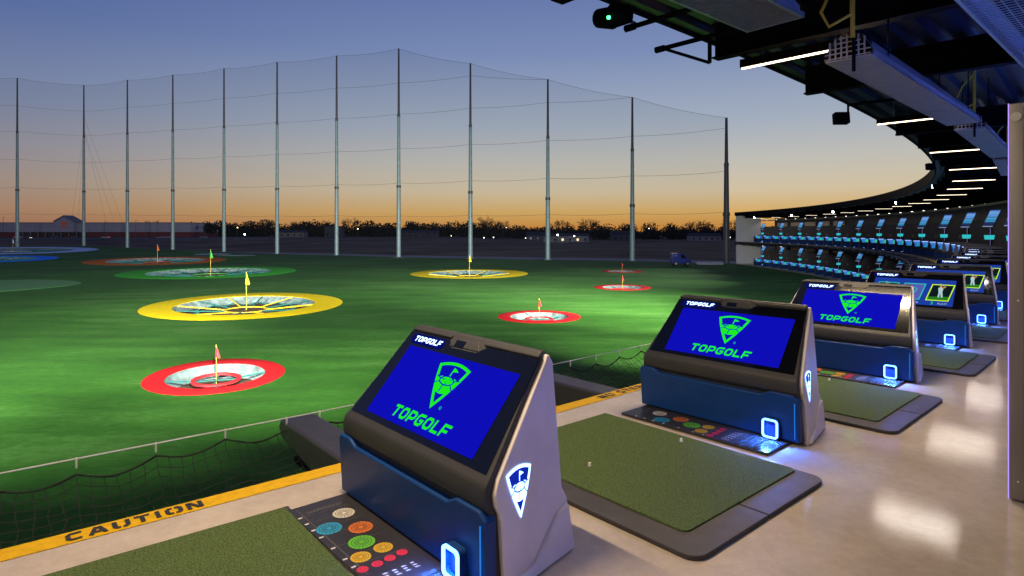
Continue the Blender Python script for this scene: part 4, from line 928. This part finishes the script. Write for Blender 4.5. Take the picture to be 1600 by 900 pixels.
q = MB(); q.box(-1.2, -.9, -.815, -.80, 1.6, 1.75); q.build('door_plate', mat('pale_blue_plate', (.2, .3, .6), .4), e)
for x in (-1.0, 1.05):
    for y in (-.72, .72): wheel(e, x, y, .34, .34, .22)
p = PIX(1110, 414, GZ); e = empty('ball_picker', p); tag(e, 'low metal ball picker gang lying right of the blue cart', 'ball picker')
for y in (-.5, .5): q = MB(); q.tube([(-2.4, y, .35), (2.2, y, .35)], .04, 6); q.build('frame_bar', GALV, e)
for i in range(10): q = MB(); q.tube([(-2.2 + i * .45, -.5, .28), (-2.2 + i * .45, .5, .28)], .26, 10); q.build('picker_roller', mat('pale_plastic_disc', (.35, .36, .40), .5), e, smooth=True)

# ------------------------------------------------------------------ far things: store, cars, lamps, houses, trees
STW = mat('store_stucco', (.46, .44, .45), .85, noise=.06, nscale=.3); BRK = mat('store_red_brick', (.19, .05, .042), .85, noise=.15, nscale=1.5); DKG = mat('dark_glass', (.02, .02, .03), .15); STB = mat('store_parapet', (.20, .19, .20), .8)
YS = 425; zs = land_z(-260, YS); e = empty('store_building', (-222, YS, zs)); tag(e, 'long low shopping store with pale upper walls and red brick base', 'store')
def gx(px): return (px - 800) / FPX * YS + 222
def gzp(py): return HC + (YH - py) * YS / FPX - zs
x0, x1 = gx(-120), gx(298); zt_ = gzp(348.5); zm = gzp(362.5)
n_ = 16
for i in range(n_): q = MB(); a, b = x0 + (x1 - x0) * i / n_, x0 + (x1 - x0) * (i + 1) / n_; q.box(a + .03, b - .03, 0, 40, zm, zt_); q.build('wall_panel', STW, e)
q = MB(); q.box(x0 - .1, x1 + .1, -.12, 40.1, zt_, zt_ + .5); q.build('parapet', STB, e)
for a, b, m, nm_ in ((x0, gx(30), BRK, 'brick_base'), (gx(30), gx(135), DKG, 'storefront_glass'), (gx(135), x1, BRK, 'brick_base')): q = MB(); q.box(a, b, .3, 40, 0, zm - .02); q.build(nm_, m, e)
for i in range(9): xx = gx(36 + i * 12); q = MB(); q.box(xx - .35, xx + .35, -.5, .28, 0, zm); q.build('pilaster', STB, e)
gt = gzp(338); ga, gb = gx(90), gx(119); zg = gzp(347)
q = MB(); q.prism([(ga, zm), (gb, zm), (gb, zg + .2), ((ga + gb) / 2, gt), (ga, zg + .2)], lambda p: (p[0], -3, p[1]), lambda p: (p[0], 6, p[1])); gab = q.build('entrance_gable', STW, e)
q = MB(); q.prism([(ga - .7, zg), ((ga + gb) / 2, gt - .1), (gb + .7, zg), (gb + .7, zg + .7), ((ga + gb) / 2, gt + .7), (ga - .7, zg + .7)], lambda p: (p[0], -3.4, p[1]), lambda p: (p[0], 6.2, p[1])); q.build('gable_trim', STB, gab)
SGN = mat('dull_red_sign', (.26, .06, .05), .6, emit=(.35, .06, .04), es=.25, sample=False)
for a, b, c, d in ((100, 109, 346, 351.5), (101, 108.5, 352.6, 356)): q = MB(); q.box(gx(a), gx(b), -3.12, -2.99, gzp(d), gzp(c)); q.build('sign_board', SGN, gab)
CARP = {}
def car(x, y, rz, col, lab, lights=None):
    z = land_z(x, y) + .031; e = empty('parked_car', (x, y, z), rz); tag(e, lab, 'car', 'cars on the far parking lot')
    if not CARP:
        b = [(-2.2, .28), (2.2, .28), (2.25, .62), (2.1, .82), (1.1, .92), (-1.2, .95), (-2.15, .88), (-2.25, .6)]; q = MB(); q.prism(b, lambda p: (p[0], -.88, p[1]), lambda p: (p[0], .88, p[1])); CARP['body'] = q.mesh('body', .06, 2)
        c = [(-1.75, .92), (1.05, .90), (.45, 1.42), (-1.15, 1.45)]; q = MB(); q.prism(c, lambda p: (p[0], -.76, p[1]), lambda p: (p[0], .76, p[1])); CARP['cabin'] = q.mesh('cabin', .05, 2)
    m = mat('car_paint_%d_%d_%d' % tuple(int(v * 100) for v in col), col, .3, coat=.4)
    o = link('body', CARP['body'].copy(), None, e); o.data.materials.append(m); link('cabin', CARP['cabin'], GLS, e)
    for xx in (-1.35, 1.35):
        for yy in (-.8, .8): wheel(e, xx, yy, .32, .32, .2)
    for yy in (-.6, .6):
        q = MB(); q.box(2.2, 2.27, yy - .14, yy + .14, .58, .72); q.build('headlight', glow('car_headlight', (1, .9, .7), 6) if lights else WHT, e)
        q = MB(); q.box(-2.27, -2.2, yy - .14, yy + .14, .62, .76); q.build('tail_light', mat('tail_light_red', (.4, .01, .01), .3, emit=(1, .03, .02), es=2.0 if lights else .15, sample=False), e)
def gp_(px, py, Y): return (px - 800) / FPX * Y
for px, Y, rz, col, lab, li in ((165, 365, R_(180), (.6, .6, .6), 'white car with its lights on below the pale store wall', True), (250, 362, R_(10), (.22, .23, .25), 'grey car right of the white car on the far lot', False), (262, 372, R_(170), (.35, .36, .38), 'silver car behind the grey car on the far lot', False), (38, 368, R_(0), (.6, .6, .62), 'white car by the leftmost net pole', False), (42, 338, R_(0), (.10, .02, .02), 'dark car with red tail lights at the far left', True), (28, 380, R_(90), (.5, .5, .52), 'pale car behind the white one at the far left', False), (110, 372, R_(5), (.18, .02, .03), 'dark red car in front of the store entrance', False), (85, 372, R_(0), (.02, .03, .12), 'dark blue car in front of the store entrance', False), (318, 372, R_(0), (.2, .2, .22), 'dull grey car near the right end of the store', False)):
    car(gp_(px, 0, Y), Y, rz, col, lab, li)
LAMPW = {}
def street_lamp(px, py, Y, lab, es=40, col=(1, .95, .8), size=.35, dbl=False):
    x = (px - 800) / FPX * Y; z = HC + (YH - py) * Y / FPX; zb = land_z(x, Y); e = empty('street_lamp', (x, Y, zb)); tag(e, lab, 'street lamp', 'far street lamps')
    q = MB(); q.tube([(0, 0, 0), (0, 0, z - zb + .25)], [.14, .08], 6); q.build('lamp_post', POLED, e)
    q = MB(); q.box(-.1, 1.0, -.16, .16, z - zb + .25, z - zb + .42); q.build('lamp_head', POLED, e)
    if es: q = MB(); q.tube([(.5, 0, z - zb - size * .5), (.5, 0, z - zb + .24)], [size * .62, size * .5], 8); q.build('lamp_globe', mat('lamp_globe_%d_%d' % (es, int(col[2] * 100)), (1, 1, 1), .5, emit=col, es=es * .5, sample=False), e)
for px, py, Y, lab, es, col, sz in ((381, 366, 330, 'bright bluish street lamp left of the middle net poles', 60, (.75, .95, 1), .62), (370, 355.5, 420, 'warm street lamp above the bluish one', 20, (1, .8, .4), .5), (558, 357.5, 430, 'warm street lamp between two middle poles', 20, (1, .85, .5), .5), (790, 355.5, 450, 'street lamp left of the lit roadside building', 14, (1, .95, .8), .4), (870, 367, 330, 'brightest white street lamp by the lit roadside building', 60, (1, .98, .9), .62), (896, 369, 345, 'second white lamp right of the brightest one', 30, (1, .98, .9), .5), (1013, 357, 460, 'small street lamp behind the right net poles', 14, (1, .95, .85), .4), (704, 368.5, 430, 'tiny warm lamp left of the pole with the yellow target', 12, (1, .85, .55), .4), (755, 371.5, 400, 'small white lamp low above the dark field', 16, (1, .95, .85), .45), (770, 371, 405, 'small white lamp right of its low twin', 16, (1, .95, .85), .45),
    (164, 347, 360, 'unlit tall lamp post on the store lot, leftmost', 0, (1, 1, 1), .3), (212, 345.5, 365, 'unlit tall lamp post on the store lot, middle one', 0, (1, 1, 1), .3), (227, 347.5, 372, 'unlit tall lamp post on the store lot, rightmost', 0, (1, 1, 1), .3), (5, 340, 360, 'unlit tall lamp post at the left edge', 0, (1, 1, 1), .3), (820, 372, 395, 'small lamp by the roadside left of the lit building', 12, (1, .92, .8), .38), (1140, 371, 420, 'tiny lamp right of the last net pole', 10, (1, .95, .9), .35)):
    street_lamp(px, py, Y, lab, es, col, sz)
def house(px, Y, wd, hh, rh, wc, lab, lit=False, dep=9):
    x = (px - 800) / FPX * Y; e = empty('house', (x, Y, land_z(x, Y))); tag(e, lab, 'house', 'far houses'); wm = mat('house_wall_%d' % int(wc[0] * 100), wc, .85)
    q = MB(); q.box(-wd / 2, wd / 2, 0, dep, 0, hh); q.build('wall', wm, e)
    q = MB(); q.prism([(-.6, hh), (dep + .6, hh), (dep / 2, hh + rh)], lambda p: (-wd / 2 - .5, p[0], p[1]), lambda p: (wd / 2 + .5, p[0], p[1])); q.build('roof', mat('house_roof', (.05, .045, .05), .9), e)
    nw = max(2, int(wd / 4))
    for i in range(nw):
        xx = -wd / 2 + wd * (i + .5) / nw; q = MB(); q.box(xx - .6, xx + .6, -.06, .02, .9, 2.2); q.build('window', glow('lit_window', (1, .75, .4), 1.6) if (lit and i % 2 == 0) else DKG, e)
house(885, 350, 26, 3.6, 1.6, (.28, .28, .28), 'lit low roadside building with bright lamps', True); house(1103, 400, 20, 3.2, 2.0, (.30, .29, .31), 'pale gabled house behind the right net poles'); house(975, 420, 16, 4.2, 2.5, (.10, .10, .11), 'dark house left of the pale gabled one')
house(840, 410, 14, 3.5, 2.5, (.16, .15, .16), 'grey house beside the lit roadside building'); house(655, 430, 26, 3.4, 1.6, (.09, .09, .10), 'dark long shed behind the middle of the field'); house(520, 440, 12, 7.5, .6, (.08, .08, .09), 'dark flat topped block rising in the tree line'); house(455, 430, 18, 3.4, 1.8, (.20, .19, .19), 'small grey house at the tree line left of the block')
FOL = mat('dark_winter_foliage', (.030, .032, .022), .95, noise=.4, nscale=.3, spec=.1); BARK = mat('bare_bark', (.045, .036, .030), .9)
rnd = random.Random(5)
def leafball(mb, c, rx, rz, n, sz):
    for _ in range(n):
        a = rnd.random() * 6.283; ph = math.acos(rnd.uniform(-1, 1)); rr = rnd.random() ** .4
        p = Vector((c[0] + rx * rr * math.sin(ph) * math.cos(a), c[1] + rx * rr * math.sin(ph) * math.sin(a), c[2] + rz * rr * math.cos(ph)))
        u = Vector((rnd.gauss(0, 1), rnd.gauss(0, 1), rnd.gauss(0, 1))).normalized(); v = u.orthogonal().normalized(); s_ = sz * rnd.uniform(.6, 1.4)
        mb.add([p + u * s_, p + v * s_, p - u * s_ * .8, p - v * s_ * .8], [(0, 1, 2, 3)])
mb = MB(); X = -262
while X < 330:
    Y = 505 + rnd.uniform(-25, 40); h = rnd.uniform(9.5, 14.5); rx = rnd.uniform(5, 9); zb = land_z(X, Y)
    leafball(mb, (X, Y, zb + h * .5), rx, h * .5, 260, .7); leafball(mb, (X + rnd.uniform(-3, 3), Y - 12, zb + 3.6), 8, 4.4, 170, .9); X += rnd.uniform(3, 6)
wood = mb.build('distant_wood', FOL); struct(wood, 'stuff'); tag(wood, 'dark belt of trees along the horizon', 'trees')
def bare_tree(px, Y, top_py, lab, spread=.5):
    x = (px - 800) / FPX * Y; zb = land_z(x, Y); H = HC + (YH - top_py) * Y / FPX - zb; e = empty('bare_tree', (x, Y, zb)); tag(e, lab, 'tree', 'bare trees on the horizon')
    mb = MB(); mb.tube([(0, 0, 0), (.1, 0, H * .22), (0, .1, H * .4)], [.35, .28, .2], 6); mb.build('trunk', BARK, e)
    mb = MB()
    def br(p, d, L, r, lv):
        q = p + d * L; mb.tube([p, (p + q) / 2 + Vector((rnd.uniform(-.1, .1), rnd.uniform(-.1, .1), .05)) * L, q], [r, r * .8, r * .6], 4, caps=False)
        if lv:
            for _ in range(4 if lv > 1 else 5):
                dd = (d + Vector((rnd.gauss(0, spread), rnd.gauss(0, spread), rnd.gauss(.08, .25)))).normalized(); br(p + (q - p) * rnd.uniform(.5, 1), dd, L * rnd.uniform(.55, .75), r * .55, lv - 1)
    for i in range(6):
        a = i * 1.05 + rnd.random(); br(Vector((0, 0, H * rnd.uniform(.25, .4))), Vector((math.cos(a) * .7, math.sin(a) * .7, .85)).normalized(), H * .33, .22, 3)
    mb.build('crown', BARK, e)
for px, Y, ty, lab in ((235, 470, 342, 'bare tree above the store roof'), (415, 460, 338, 'bare tree left of the dark block on the horizon'), (462, 455, 344, 'low bare tree on the horizon between two poles'), (547, 450, 339, 'bare tree right of the dark block on the horizon'), (760, 440, 335, 'tall bare tree right of the pole with the yellow target'), (880, 440, 339, 'bushy bare tree behind the lit roadside building'), (921, 440, 338, 'bare tree right of the bushy one on the horizon'), (1088, 440, 342, 'round bare tree near the last net pole'), (1142, 430, 338, 'bare tree between the last pole and the end wall'), (786, 430, 343, 'small tree beside the tall bare tree')):
    bare_tree(px, Y, ty, lab)
for px, Y, ty, lab in ((298, 435, 347, 'dark evergreen at the right end of the store'), (645, 440, 345, 'dark evergreen right of the tallest pole'), (330, 430, 348, 'dark evergreen by the store corner'), (1005, 400, 360, 'pale bush lit by a street lamp')):
    x = (px - 800) / FPX * Y; zb = land_z(x, Y); H = HC + (YH - ty) * Y / FPX - zb; e = empty('evergreen_tree', (x, Y, zb)); tag(e, lab, 'tree', 'evergreens on the horizon')
    q = MB(); q.tube([(0, 0, 0), (0, 0, H * .6)], [.4, .2], 6); q.build('trunk', BARK, e); q = MB()
    for i in range(7): leafball(q, (rnd.uniform(-3, 3), rnd.uniform(-2, 2), H * rnd.uniform(.35, .78)), rnd.uniform(2, 3.6), H * .22, 150, .5)
    q.build('crown', FOL, e)
